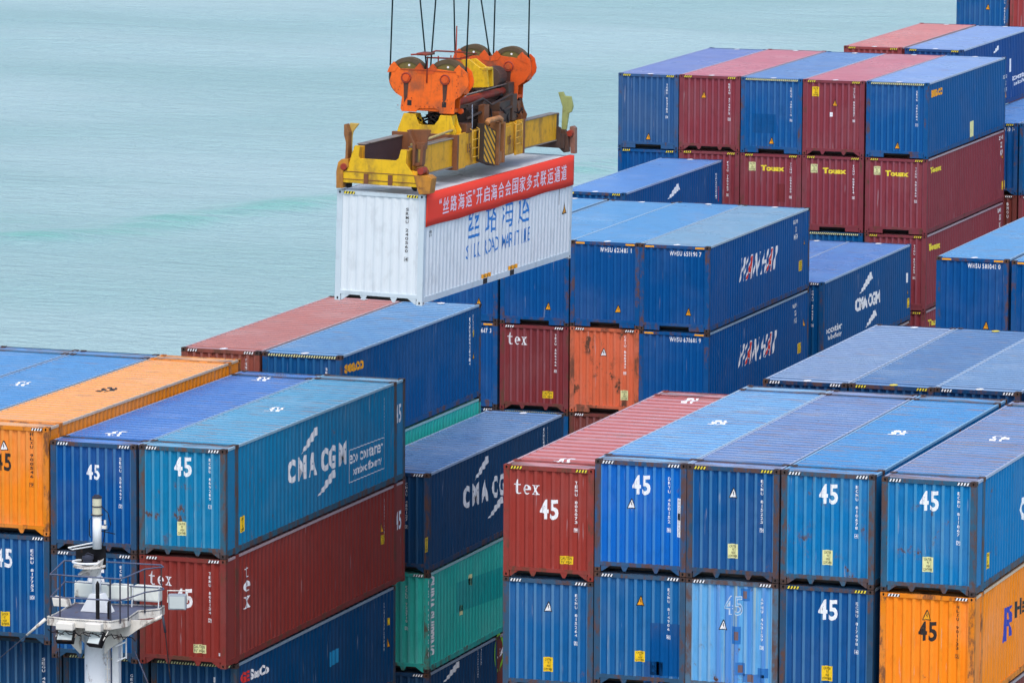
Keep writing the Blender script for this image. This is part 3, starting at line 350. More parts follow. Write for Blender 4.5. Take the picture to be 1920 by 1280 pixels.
def me_side(L, H):
    m = MB(); pr = prof_side(L); z0, z1 = .205, H-.075
    for (a, da), (b, db) in zip(pr, pr[1:]):
        if L > 13 and abs(da-db) > .001 and da == .02 or (b-a > .15 and da == .02 and db != .02): continue
        m.face([(-da,a,z0),(-db,b,z0),(-db,b,z1),(-da,a,z1)])
    return m.mesh('side_wall')
def me_roof(L, H, pitch):
    m = MB(); pr = prof_roof(L, pitch); x0, x1 = .055, W-.055
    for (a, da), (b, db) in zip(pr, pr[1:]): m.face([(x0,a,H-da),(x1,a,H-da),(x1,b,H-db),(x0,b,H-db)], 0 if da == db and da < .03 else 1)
    return m.mesh('roof')
def me_frame(L, H, sill):
    m = MB()
    for y0, sg in ((0, 1), (L, -1)):
        def B(x0, x1, a, b, z0, z1):
            ya, yb = sorted((y0+sg*a, y0+sg*b)); m.box(x0, x1, ya, yb, z0, z1)
        B(.003, .152, .004, .16, .118, H-.118); B(W-.152, W-.003, .004, .16, .118, H-.118)     # posts
        B(.152, W-.152, .012, .10, H-.115, H-.015)                                             # header
        if sill == 'g':
            B(.152, W-.152, .008, .11, .17, .262)
            B(.178, .70, .012, .10, .02, .17); B(W-.70, W-.178, .012, .10, .02, .17)
        else:
            B(.152, W-.152, .008, .11, .165, .262)
            for x in (.178, W-.178):
                s = 1 if x < 1 else -1
                m.prism([(x, .165), (x+s*.24, .165), (x+s*.03, .02), (x, .02)], y0+sg*.014, y0+sg*.06, 'y')
            for x in (.80, W-.80):
                m.prism([(x-.10, .165), (x+.10, .165), (x+.035, .04), (x-.035, .04)], y0+sg*.014, y0+sg*.03, 'y')
        if L > 13:
            for x0, x1 in ((.002, .09), (W-.09, W-.002)): B(x0, x1, .70, .905, .02, H-.006)
            B(.09, W-.09, .72, .88, H-.05, H-.010)
    for x0, x1, xa, xb in ((.004, .058, .004, .05), (W-.058, W-.004, W-.05, W-.004)):
        m.box(xa, xb, .178, L-.178, .05, .205)
    return m.mesh('frame')
def me_rail(L, H):
    m = MB(); m.box(.004, .058, .178, L-.178, H-.072, H-.008); return m.mesh('top_rail')
def me_floor(L, H):
    m = MB(); m.box(.06, W-.06, .13, L-.13, .10, .16)
    n = int(L/.6)
    for i in range(n): y = .4+i*(L-.8)/(n-1); m.box(.06, W-.06, y-.03, y+.03, .03, .10)
    return m.mesh('underframe')
def casting():
    m = MB(); a, b, c = .162, .178, .118   # x, y, z size; outer faces at 0
    def holed(P, w, h, rw, rh):
        n = 8; ring = [(w/2+rw*math.cos(PI/8+2*PI*i/n), h/2+rh*math.sin(PI/8+2*PI*i/n)) for i in range(n)]
        out = [(w,h/2),(w,h),(w/2,h),(0,h),(0,h/2),(0,0),(w/2,0),(w,0)]
        for i in range(n):
            j = (i+1) % n; m.face([P(*out[i], 0), P(*out[j], 0), P(*ring[j], 0), P(*ring[i], 0)], 0)
            m.face([P(*ring[i], 0), P(*ring[j], 0), P(*ring[j], .05), P(*ring[i], .05)], 1)
        m.face([P(*q, .05) for q in ring], 1)
    holed(lambda u, v, d: (u, d, v), a, c, .026, .038)       # end
    holed(lambda u, v, d: (d, u, v), b, c, .03, .034)        # side
    holed(lambda u, v, d: (u, v, c-d), a, b, .03, .05)       # top
    m.face([(0,0,0),(a,0,0),(a,b,0),(0,b,0)]); m.face([(a,0,0),(a,b,0),(a,b,c),(a,0,c)]); m.face([(0,b,0),(a,b,0),(a,b,c),(0,b,c)])
    return m.mesh('corner_casting')
CASTME = casting()

# ------------------------------------------------------------ lettering
_tx = {}
def text2d(s, bold=0., shear=0., space=1., line=1., align='CENTER'):
    key = (s, bold, shear, space, line, align)
    if key in _tx: return _tx[key]
    cu = bpy.data.curves.new('t', 'FONT'); cu.body = s; cu.size = 1; cu.offset = bold; cu.shear = shear
    cu.space_character = space; cu.space_line = line; cu.align_x = align; cu.fill_mode = 'FRONT'; cu.resolution_u = 3
    o = bpy.data.objects.new('t', cu); COL.objects.link(o)
    bpy.context.view_layer.update()
    dg = bpy.context.evaluated_depsgraph_get(); me = o.evaluated_get(dg).to_mesh()
    v = [(p.co.x, p.co.y) for p in me.vertices]; f = [tuple(p.vertices) for p in me.polygons]
    o.evaluated_get(dg).to_mesh_clear(); bpy.data.objects.remove(o); bpy.data.curves.remove(cu)
    _tx[key] = (v, f); return v, f
def spl2d(splines):
    cu = bpy.data.curves.new('t', 'CURVE'); cu.dimensions = '2D'; cu.fill_mode = 'FRONT'
    for sp in splines:
        q = cu.splines.new('POLY'); q.points.add(len(sp)-1); q.use_cyclic_u = True
        for i, p in enumerate(sp): q.points[i].co = (p[0], p[1], 0, 1)
    o = bpy.data.objects.new('t', cu); COL.objects.link(o); bpy.context.view_layer.update()
    dg = bpy.context.evaluated_depsgraph_get(); me = o.evaluated_get(dg).to_mesh()
    v = [(p.co.x, p.co.y) for p in me.vertices]; f = [tuple(p.vertices) for p in me.polygons]
    o.evaluated_get(dg).to_mesh_clear(); bpy.data.objects.remove(o); bpy.data.curves.remove(cu)
    return v, f
def fit(vf, box=(0,0,1,1), keep=None):
    v, f = vf
    if not v: return [], []
    a = min(p[0] for p in v); b = max(p[0] for p in v); c = min(p[1] for p in v); d = max(p[1] for p in v)
    return [((p[0]-a)/(b-a)*(box[2]-box[0])+box[0], (p[1]-c)/(d-c)*(box[3]-box[1])+box[1]) for p in v], f
def rectp(x0, y0, x1, y1): return [(x0,y0),(x1,y0),(x1,y1),(x0,y1)], [(0,1,2,3)]
def join(*vfs):
    V = []; F = []
    for v, f in vfs:
        n = len(V); V += list(v); F += [tuple(i+n for i in q) for q in f]
    return V, F
def quad(vf, q):      # unit square -> quad [bl, tl, tr, br]
    v, f = vf; bl, tl, tr, br = q
    return [(bl[0]*(1-x)*(1-y)+tl[0]*(1-x)*y+tr[0]*x*y+br[0]*x*(1-y), bl[1]*(1-x)*(1-y)+tl[1]*(1-x)*y+tr[1]*x*y+br[1]*x*(1-y)) for x, y in v], f
def tex_letters():
    t = [(.08,.72),(.08,.66),(.0,.66),(.0,.60),(.08,.60),(.08,.13),(.12,.03),(.2,0),(.3,.03),(.3,.09),(.22,.07),(.19,.13),(.19,.60),(.29,.60),(.29,.67),(.19,.67),(.19,.98),(.15,.98),(.12,.82)]
    e = []
    for i in range(25):
        a = R(0+i*13); e.append((.55+.15*math.cos(a), .33+.33*math.sin(a)))
    e += [(.62,.10),(.56,.07),(.50,.14),(.485,.30),(.70,.30)]
    eh = [(.49,.37),(.60,.37),(.59,.53),(.55,.60),(.505,.53)]
    x = [(.76,.65),(.76,.60),(.80,.59),(.875,.33),(.79,.06),(.75,.05),(.75,0),(.88,0),(.88,.05),(.84,.06),(.895,.24),(.945,.06),(.91,.05),(.91,0),(1.06,0),(1.06,.05),(1.02,.06),(.94,.36),(1.01,.59),(1.05,.60),(1.05,.65),(.93,.65),(.93,.60),(.965,.59),(.92,.44),(.88,.59),(.91,.60),(.91,.65)]
    return t, e, eh, x
def mark(con, face, layers, name, label=None):
    """layers: list of (vf in local face coords, material, lift). The paint follows the corrugation."""
    c = con['C']; L, H = c['L'], c['H']
    pr = {'end': con['pe'], 'side': con['ps'], 'roof': con['pf']}[face]
    bm = bmesh.new(); mats = []
    for (v, f), mat, lift in layers:
        if not v: continue
        if mat not in mats: mats.append(mat)
        mi = mats.index(mat)
        b2 = bmesh.new(); vs = [b2.verts.new((p[0], p[1], 0)) for p in v]
        for q in f:
            try: b2.faces.new([vs[i] for i in q])
            except ValueError: pass
        ax = 1 if face == 'roof' else 0
        lo_, hi_ = min(p[ax] for p in v), max(p[ax] for p in v)
        for u, d in pr:
            if lo_ < u < hi_:
                bmesh.ops.bisect_plane(b2, geom=b2.verts[:]+b2.edges[:]+b2.faces[:], plane_co=(u,0,0) if ax == 0 else (0,u,0), plane_no=(1,0,0) if ax == 0 else (0,1,0), dist=1e-6)
        for vv in b2.verts:
            x, y = vv.co.x, vv.co.y
            if face == 'end': vv.co = (x, depth(pr, x)-lift, H+y)
            elif face == 'side': vv.co = (W-depth(pr, x)+lift, x, H+y)
            else: vv.co = (x, y, H-depth(pr, y)+lift)
        m0 = len(bm.verts); idx = {}
        for vv in b2.verts: idx[vv] = bm.verts.new(vv.co)
        for ff in b2.faces:
            try: nf = bm.faces.new([idx[q] for q in ff.verts]); nf.material_index = mi
            except ValueError: pass
        b2.free()
    me = bpy.data.meshes.new(name)
    bm.normal_update()
    want = {'end': Vector((0,-1,0)), 'side': Vector((1,0,0)), 'roof': Vector((0,0,1))}[face]
    for ff in bm.faces:
        if ff.normal.dot(want) < 0: ff.normal_flip()
    bm.to_mesh(me); bm.free()
    return part(name, me, mats, con['E'], label=label)
EP = .004
def caution(w, h, col, horiz=False):
    t = text2d('CAUTION\n9\'6" HIGH' if horiz else 'CAUTION\n9\'6"\nHIGH\nCONTAINER', .012, line=.95)
    return [(rectp(-w/2,-h/2,w/2,h/2), MK[col], EP), (fit(t, (-w*.42,-h*.42,w*.42,h*.42)), MK['dark'], EP*1.6)]
def triangle(s=.11, col='yellow'):
    a = [(-s,-s*1.0),(s,-s*1.0),(s*.12,s*1.25),(-s*.12,s*1.25)]; k = .74
    b = [(-s*k,-s*.82),(s*k,-s*.82),(0,s*.98)]
    bolt = [(-.08*s,s*.5),(.12*s,s*.4),(.02*s,s*.0),(.16*s,-.05*s),(-.06*s,-.6*s),(-.02*s,-.15*s),(-.16*s,-.1*s)]
    return [((a, [(0,1,2,3)]), MK['dark'], EP), ((b, [(0,1,2)]), MK['amber' if col == 'yellow' else 'white'], EP*1.5), ((bolt, [tuple(range(7))]), MK['dark'], EP*2)]
def shift(layers, dx, dy): return [(([(x+dx, y+dy) for x, y in v], f), m, l) for (v, f), m, l in layers]
def stacked(s): return '\n'.join(s)
def streak_q(a, b, k=1.):
    # lightning-like streak from low end a to high end b with stepped edges
    dx, dy = b[0]-a[0], b[1]-a[1]
    lo_ = [(0,0),(.22,.30),(.30,.36),(.50,.66),(.62,.72),(.80,.98),(1.0,1.02)]
    up = [(1.0,.80),(.86,.76),(.70,.52),(.58,.46),(.42,.24),(.30,.16)]
    f = [tuple(range(len(lo_)+len(up)))]
    w = .075*k
    pts = [(a[0]+dx*x-w*.2*x, a[1]+dy*y+w*.6*x) for x, y in lo_]+[(a[0]+dx*x+w*x, a[1]+dy*y-w*.9*x) for x, y in up]
    t = [(p, pts[i+1]) for i, p in enumerate(pts[:-1])]
    return spl2d([pts])
def num45(x, z, w, h, s='45'):
    b = .026; g = .45
    return join(fit(text2d(s[0], b), (x-w/2, z-h/2, x-w/2+w*g+w*.02, z+h/2)), fit(text2d(s[1], b), (x+w/2-w*g, z-h/2-h*.015, x+w/2, z+h/2)))
def do_end(con, m):
    k = m[0]; x, z = m[1], m[2]
    if k in ('45', '45f'):
        h = m[3]; col = MK[m[5]] if k == '45' else MK['fw']
        vf = num45(x, z, h*.98, h)
        if k == '45f':
            v2 = fit(text2d('45', -.012), (x-h*.46, z-h*.46, x+h*.46, z+h*.46))
            mark(con, 'end', [(vf, col, EP), (v2, con['wallm'], EP*1.6)], 'size_numerals', 'faded outlined numerals'); return
        mark(con, 'end', [(vf, col, EP)], 'size_numerals')
    elif k == 'id':
        ln = m[3]; s = m[4]; w = ln/13*.76
        n = len(s); vf = []
        V = ([], [])
        chs = [(i, ch) for i, ch in enumerate(s) if ch != ' ']
        pitch = ln/max(n-.3, 1); hh = pitch*.74
        for i, ch in chs:
            t = text2d(ch, .022); a = z-i*pitch
            ww = w*(.3 if ch in '1I' else 1)
            V = join(V, fit(t, (x-ww/2, a-hh, x+ww/2, a)))
        lay = [(V, MK[m[5]], EP)]
        if n >= 13:
            a = z-(n-1)*pitch; b = rectp(x-w*.72, a-hh*1.18, x+w*.72, a+hh*.18)
            lay = [(b, MK[m[5]], EP*.7), (rectp(x-w*.58, a-hh*1.08, x+w*.58, a+hh*.08), con['wallm'], EP*.85)]+lay
        mark(con, 'end', lay, 'identification_code')
    elif k == 'idh':
        ln = m[3]; t = text2d(m[4], .02, space=1.25); mark(con, 'end', [(fit(t, (x, z-.08, x+ln, z+.08)), MK[m[5]], EP)], 'identification_code')
    elif k == 'txt':
        ln = m[3]; t = text2d(m[4], .05); mark(con, 'end', [(fit(t, (x, z-.11, x+ln, z+.11)), MK[m[5]], EP)], 'lettering')
    elif k == 'tri':
        mark(con, 'end', shift(triangle(.115, m[3] if len(m) > 3 else 'yellow'), x, z), 'warning_triangle')
    elif k == 'cau':
        mark(con, 'end', shift(caution(m[3], m[4], m[5], len(m) > 6), x, z), 'caution_notice')
    elif k in ('patch', 'strip'):
        w, h = m[3], m[4]
        if k == 'strip':
            t = text2d(stacked('HAZCLASS452'), .0); 
            mark(con, 'end', [(rectp(x-w/2, z-h/2, x+w/2, z+h/2), MK['white'], EP), (fit(t, (x-w*.25, z-h*.46, x+w*.25, z+h*.46)), MK['dark'], EP*1.5), (rectp(x-w*.4, z-h*.06, x+w*.4, z+h*.12), MK['dark'], EP*1.8)], 'notice_strip'); return
        con['np'] = con.get('np', 0)+1
        c = m[5]; mat = MK[c] if c in ('white', 'pale') else paint(PC[c] if con['C']['c'] != 'pale' else ((118,96,100) if c == 'rust' else (50,118,190)), 'wall', .9 if c != 'rust' else .3, con['np']*1.3)
        mark(con, 'end', [(rectp(x-w/2, z-h/2, x+w/2, z+h/2), mat, EP*(.45 if c != 'rust' else .7))], 'repaint_patch' if c not in ('white', 'pale') else 'sticker')
    elif k == 'tex':
        t, e, eh, xx = tex_letters(); s = con['s_px']; w, h = m[3]*s, m[4]*s
        mark(con, 'end', [(fit(spl2d([t, e, eh, xx]), (x, z, x+w, z+h)), MK['white'], EP)], 'lettering')
def do_side(con, m):
    k, P = m[0], m[1]
    if k in ('cma', 'cma2'):
        if k == 'cma': t = join(fit(text2d('C', .05), (0,0,.125,1)), fit(text2d('M', .05), (.165,0,.31,1)), fit(text2d('A', .045), (.345,0,.48,1)), fit(text2d('C', .05), (.56,0,.675,1)), fit(text2d('G', .05), (.69,0,.81,1)), fit(text2d('M', .05), (.85,0,1,1)))
        else: t = fit(text2d('CMA CGM', .055, space=.92))
        mark(con, 'side', [(quad(t, P), MK['white'], EP)], 'lettering')
    elif k == 'streak': mark(con, 'side', [(streak_q(P[0], P[1], m[2] if len(m) > 2 else 1.), MK['white'], EP)], 'logo_streak')
    elif k in ('eco', 'eco2'):
        t = join(fit(text2d('eco container', .02), (.03,.56,.96,.93)), fit(text2d('bamboo flooring', .02), (.12,.10,.94,.46)))
        if k == 'eco':
            e = .012; t = join(t, rectp(0,0,1,e*2), rectp(0,1-e*2,1,1), rectp(0,e*2,e,1-e*2), rectp(1-e,e*2,1,1-e*2))
        mark(con, 'side', [(quad(t, P), MK['white'], EP)], 'lettering')
    elif k == 'sq':
        y, z = P[0]; w, h = m[2], m[3]; mark(con, 'side', shift(caution(w, h, m[4]), y, z), 'caution_notice')
    elif k == 'tri': mark(con, 'side', shift(triangle(.13), P[0][0], P[0][1]), 'warning_triangle')
    elif k in ('vid', 'vid3'):
        y, z = P[0]; ln = m[2]
        if k == 'vid':
            n = 12; t = join(*[fit(text2d(ch, .01), (y-.05, z-(i+1)*ln/n+.02, y+.05, z-i*ln/n)) for i, ch in enumerate('ECMU80928914')])
        else:
            mark(con, 'side', [(fit(text2d('WHSU 659190' if con['C']['c'] == 'whb' else '22G1 45G1', .02), (y-.3, z+.05, y+.3, z+.2)), MK[m[3]], EP)], 'identification_code')
            t = fit(text2d('22G1\nMAX GW', .02), (y-.1, z-ln, y+.3, z-.05))
        mark(con, 'side', [(t, MK[m[3]], EP)], 'identification_code')
    elif k == 'num':
        y, z = P[0]; w = m[3]; mark(con, 'side', [(num45(y, z, .46, .52), MK[m[4]], EP)], 'size_numerals')
    elif k == 'vtex':
        bl, tl, tr = P; y0, y1 = bl[0], tr[0]; z0, z1 = bl[1], tl[1]; t, e, eh, xx = tex_letters(); h = (z1-z0)/3; w = max(.42, (y1-y0))
        V = join(fit(spl2d([t]), (y0+.05, z1-h*.95, y0+w*.75, z1)), fit(spl2d([e, eh]), (y0, z1-h*1.9, y0+w, z1-h*1.15)), fit(spl2d([xx]), (y0, z0, y0+w, z0+h*.8)))
        mark(con, 'side', [(V, MK['white'], EP)], 'lettering')
    elif k == 'vchina':
        bl, tl, tr = P; v, f = fit(text2d('CHINA SHIPPING', .04)); w = .55
        v = [(y_, 1-x_) for x_, y_ in v]
        mark(con, 'side', [(([(bl[0]+a*w, bl[1]+b*(tl[1]-bl[1])) for a, b in v], f), MK['white'], EP)], 'lettering')
    elif k == 'gvs':
        bl, tl, tr, br = P; mid = lambda a, b, t: (a[0]+(b[0]-a[0])*t, a[1]+(b[1]-a[1])*t)
        q1 = [bl, tl, mid(tl, tr, .3), mid(bl, br, .3)]; q2 = [mid(bl, br, .33), mid(tl, tr, .33), tr, br]
        mark(con, 'side', [(quad(fit(text2d('GE', .05)), q1), MK['red'], EP), (quad(fit(text2d('SeaCo', .05)), q2), MK['white'], EP)], 'lettering')
    elif k == 'seaco': mark(con, 'side', [(quad(fit(text2d('seaco', .045, space=1.0)), P), MK['amber'], EP)], 'lettering')
    elif k == 'touax': mark(con, 'side', [(quad(fit(text2d('Touax', .06, space=.92)), P), MK['gold'], EP)], 'lettering')
    elif k == 'wan':
        bl, tl, tr, br = P; lay = []
        sl = [('W',0,.185),('A',.20,.345),('N',.375,.50),('H',.585,.705),('A',.725,.87),('I',.905,.95)]
        for i, (ch, a, b) in enumerate(sl):
            sh = lambda vf: ([(x+(y-.5)*.10, y) for x, y in vf[0]], vf[1])
            if ch == 'A':
                lay.append((quad(sh(fit(text2d(ch, .065), (a-.010, -.015, b+.010, 1.02))), P), MK['white'], EP*1.5)); lay.append((quad(sh(fit(text2d(ch, .03), (a+.008, .03, b-.008, .96))), P), MK['red'], EP*2.6))
            else: lay.append((quad(sh(fit(text2d(ch, .012), (a, 0, b, 1))), P), MK['white'], EP))
        mark(con, 'side', lay, 'lettering')
    elif k == 'hapag':
        bl, tl, tr, br = P
        fl = spl2d([[(0,0),(.1,.55),(.25,.98),(.98,1.0),(.80,.86),(1.05,.70),(.92,.52),(.78,.50),(.98,.12),(.62,.10),(.60,.42),(.45,.42),(.38,.02)],[(.45,.62),(.62,.62),(.60,.82),(.45,.80)]])
        y1 = br[0]; hh = tl[1]-bl[1]; z0 = bl[1]+hh*.30
        hl = fit(text2d('Hapag-Lloyd', .03), (y1+.25, z0, y1+5.2, z0+hh*.62))
        mark(con, 'side', [(quad(fit(fl), P), MK['royal'], EP), (hl, MK['black'], EP)], 'lettering')
    elif k == 'ring':
        y, z = P[0]; o = [(y+.42*math.cos(i*PI/12), z+.6*math.sin(i*PI/12)) for i in range(24)]; n = [(y+.34*math.cos(i*PI/12), z+.52*math.sin(i*PI/12)) for i in range(24)]
        mark(con, 'side', [(spl2d([o, n]), MK['green'], EP), (fit(text2d('LEASE', .03), (y-.22, z-.16, y+.9, z+.1)), MK['white'], EP*1.4)], 'lettering')
    elif k == 'patch':
        mat = MK[m[2]] if m[2] in MK and m[2] != 'blue' else paint(PC[m[2]], 'side', .1, 2.)
        mark(con, 'side', [(([tuple(p) for p in P], [(0,1,2,3)]), mat, EP*.5)], 'repaint_patch')
def stripes(x0, x1, z0, z1, col, y, n=None):
    m = MB(); p = .075; n = max(2, int((x1-x0)/p)); p = (x1-x0)/n; s = (z1-z0)*.45
    m.face([(x0,y,z0),(x1,y,z0),(x1,y,z1),(x0,y,z1)], 0)
    for i in range(n):
        a = x0+i*p+p*.05; b = a+p*.5
        m.face([(a,y-.002,z0),(b,y-.002,z0),(min(x1,b+s),y-.002,z1),(min(x1,a+s),y-.002,z1)], 1)
    return m

def build_container(c, parent=None, mat4=None):
    L, H = c['L'], c['H']; E = empty('shipping_container', (c['x'], c['y'], c['z']-H), c['label'], 'container', 'stacked shipping containers')
    if mat4: E.matrix_world = mat4
    rnd = random.Random(c['key']); sd_ = round(rnd.random()*20, 1)
    rgb = PC[c['c']]; rust = c.get('rustf', .12 if c['key'][0] in 'DFG' else .48); sill = c.get('sill', 't')
    wm = paint(rgb, 'wall', rust, sd_, .48, stripy=c['c'] == 'pale'); sm = paint(rgb, 'side', rust*.7, sd_+5, .45)
    if c['key'] == 'H': fm = paint((190,206,216), 'frame', 0, 1.); cm_ = paint((195,208,216), 'frame', 0, 2.); wm = paint(rgb, 'wall', 0, 2.5, .4, dirt=.04); sm = paint(rgb, 'side', 0, 2., .4, dirt=.12)
    else:
        g = .6 if c['key'][0] == 'A' and c['c'] not in ('orange','orange2','red1','red3') else .12
        fr = tuple(int(a*(1-g)+b*g) for a, b in zip(rgb, (70,76,84)))
        fm = paint(fr, 'frame', min(1., .45+rust*.6), sd_+9, .55)
        cm_ = CAST if c['key'][0] in 'ABC' and c['c'] not in ('orange','orange2','red1','red3','red2','coral') else paint(tuple(int(a*.8+b*.2) for a, b in zip(rgb, (80,60,55))), 'frame', .6, 3.)
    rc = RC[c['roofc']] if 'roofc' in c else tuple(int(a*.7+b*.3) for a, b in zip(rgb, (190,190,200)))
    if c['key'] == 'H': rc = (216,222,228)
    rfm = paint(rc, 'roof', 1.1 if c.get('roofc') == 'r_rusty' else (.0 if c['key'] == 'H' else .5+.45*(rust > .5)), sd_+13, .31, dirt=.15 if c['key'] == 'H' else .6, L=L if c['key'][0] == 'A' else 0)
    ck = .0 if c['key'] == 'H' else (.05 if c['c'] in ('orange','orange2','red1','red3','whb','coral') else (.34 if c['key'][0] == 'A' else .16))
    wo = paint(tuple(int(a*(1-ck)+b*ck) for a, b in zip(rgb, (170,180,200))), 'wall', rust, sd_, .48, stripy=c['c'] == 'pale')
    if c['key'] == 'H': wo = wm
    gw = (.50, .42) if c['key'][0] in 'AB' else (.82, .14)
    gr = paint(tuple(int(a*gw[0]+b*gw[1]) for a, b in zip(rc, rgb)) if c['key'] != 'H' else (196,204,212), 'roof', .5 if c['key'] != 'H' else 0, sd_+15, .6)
    dd = .05 if c['key'] == 'H' else .078; me = cached(('e', H, dd), lambda: me_end(H, dd)); e1 = part('end_wall', me, [wm, wo], E); e2 = part('end_wall', me, [wm, wo], E, (W, L, 0)); e2.rotation_euler.z = PI
    me = cached(('s', L, H), lambda: me_side(L, H)); part('side_wall', me, sm, E, (W, 0, 0)); o = part('side_wall', me, sm, E, (0, L, 0)); o.rotation_euler.z = PI
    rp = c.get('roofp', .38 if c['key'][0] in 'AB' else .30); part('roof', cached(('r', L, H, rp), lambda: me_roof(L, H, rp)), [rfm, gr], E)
    part('frame', cached(('f', L, H, sill), lambda: me_frame(L, H, sill)), fm, E)
    rl = paint(tuple(int(a*.45+b*.55) for a, b in zip(rc, (190,196,206))), 'roof', .3, sd_+19, .38)
    for x, sx in ((0, 1), (W, -1)): o = part('top_rail', cached(('tr', L, H), lambda: me_rail(L, H)), rl, E, (x, 0, 0)); o.scale = (sx, 1, 1)
    part('underframe', cached(('u', L, H), lambda: me_floor(L, H)), UNDER, E)
    ys = [(0, 1), (L, -1)]
    for y, sy in ys:
        for x, sx in ((0, 1), (W, -1)):
            for z, sz in ((0, 1), (H, -1)):
                o = part('corner_casting', CASTME, [cm_, DARK], E, (x, y, z)); o.scale = (sx, sy, 1)
                if sz < 0: o.location.z = H-.118
    if L > 13:
        for y, sy in ((.762, 1), (L-.762, -1)):
            for x, sx in ((0, 1), (W, -1)):
                m = cached('tc', lambda: (lambda q: (q.box(-.003, .165, -.03, .18, -.112, .003), q.mesh('top_fitting'))[1])(MB()))
                o = part('top_fitting', m, cm_, E, (x, y, H)); o.scale = (sx, sy, 1)
    con = dict(C=c, E=E, pe=prof_end(dd), ps=prof_side(L), pf=prof_roof(L, rp), wallm=wm)
    con['s_px'] = 1/72. if c['key'][0] == 'A' else 1/54.
    hz = c.get('haz'); hc = c.get('hazc', 'white')
    if hz == 'full': part('hazard_stripes', stripes(.17, W-.17, H-.098, H-.03, 0, .009).mesh('hazard_stripes'), [MK['dark'], MK['pale']], E)
    else:
        for a, b in ((.185, .50), (W-.50, W-.185)):
            if hc == 'bar':
                m = MB(); m.face([(a,.009,H-.098),(b,.009,H-.098),(b,.009,H-.04),(a,.009,H-.04)]); part('hazard_stripes', m.mesh('hazard_stripes'), MK['amber'], E)
            else: part('hazard_stripes', cached(('h', a, H, 1), lambda: stripes(a, b, H-.098, H-.028, 0, .009).mesh('hazard_stripes')), [MK['dark'], MK['gold' if hc == 'yellow' else 'white']], E)
    if c['key'][0] in 'BCDEF' and not c['key'].endswith(('b','c','d')):
        mark(con, 'roof', [(([(W/2+.12*math.cos(q*PI/5), yy+.17*math.sin(q*PI/5)) for q in range(10)], [tuple(range(10))]), MK['white'] if c['key'] != 'B6' else MK['gold'], .012) for yy in (.27, L-.27)], 'roof_sticker')
    for m in c.get('f', []): do_end(con, m)
    for m in c.get('s', []): do_side(con, m)
    for m in c.get('r', []):
        x, y, t = m[0], m[1], m[2]; v, f = num45(0, 0, .46, .80); s = -1 if y > L/2 or L > 13 and c['key'] in ('A0', 'A5', 'A7', 'A8') else 1
        mark(con, 'roof', [(([(x+s*a, y+s*b) for a, b in v], f), MK[m[3] if len(m) > 3 else 'white'], .006)], 'size_numerals')
    return con
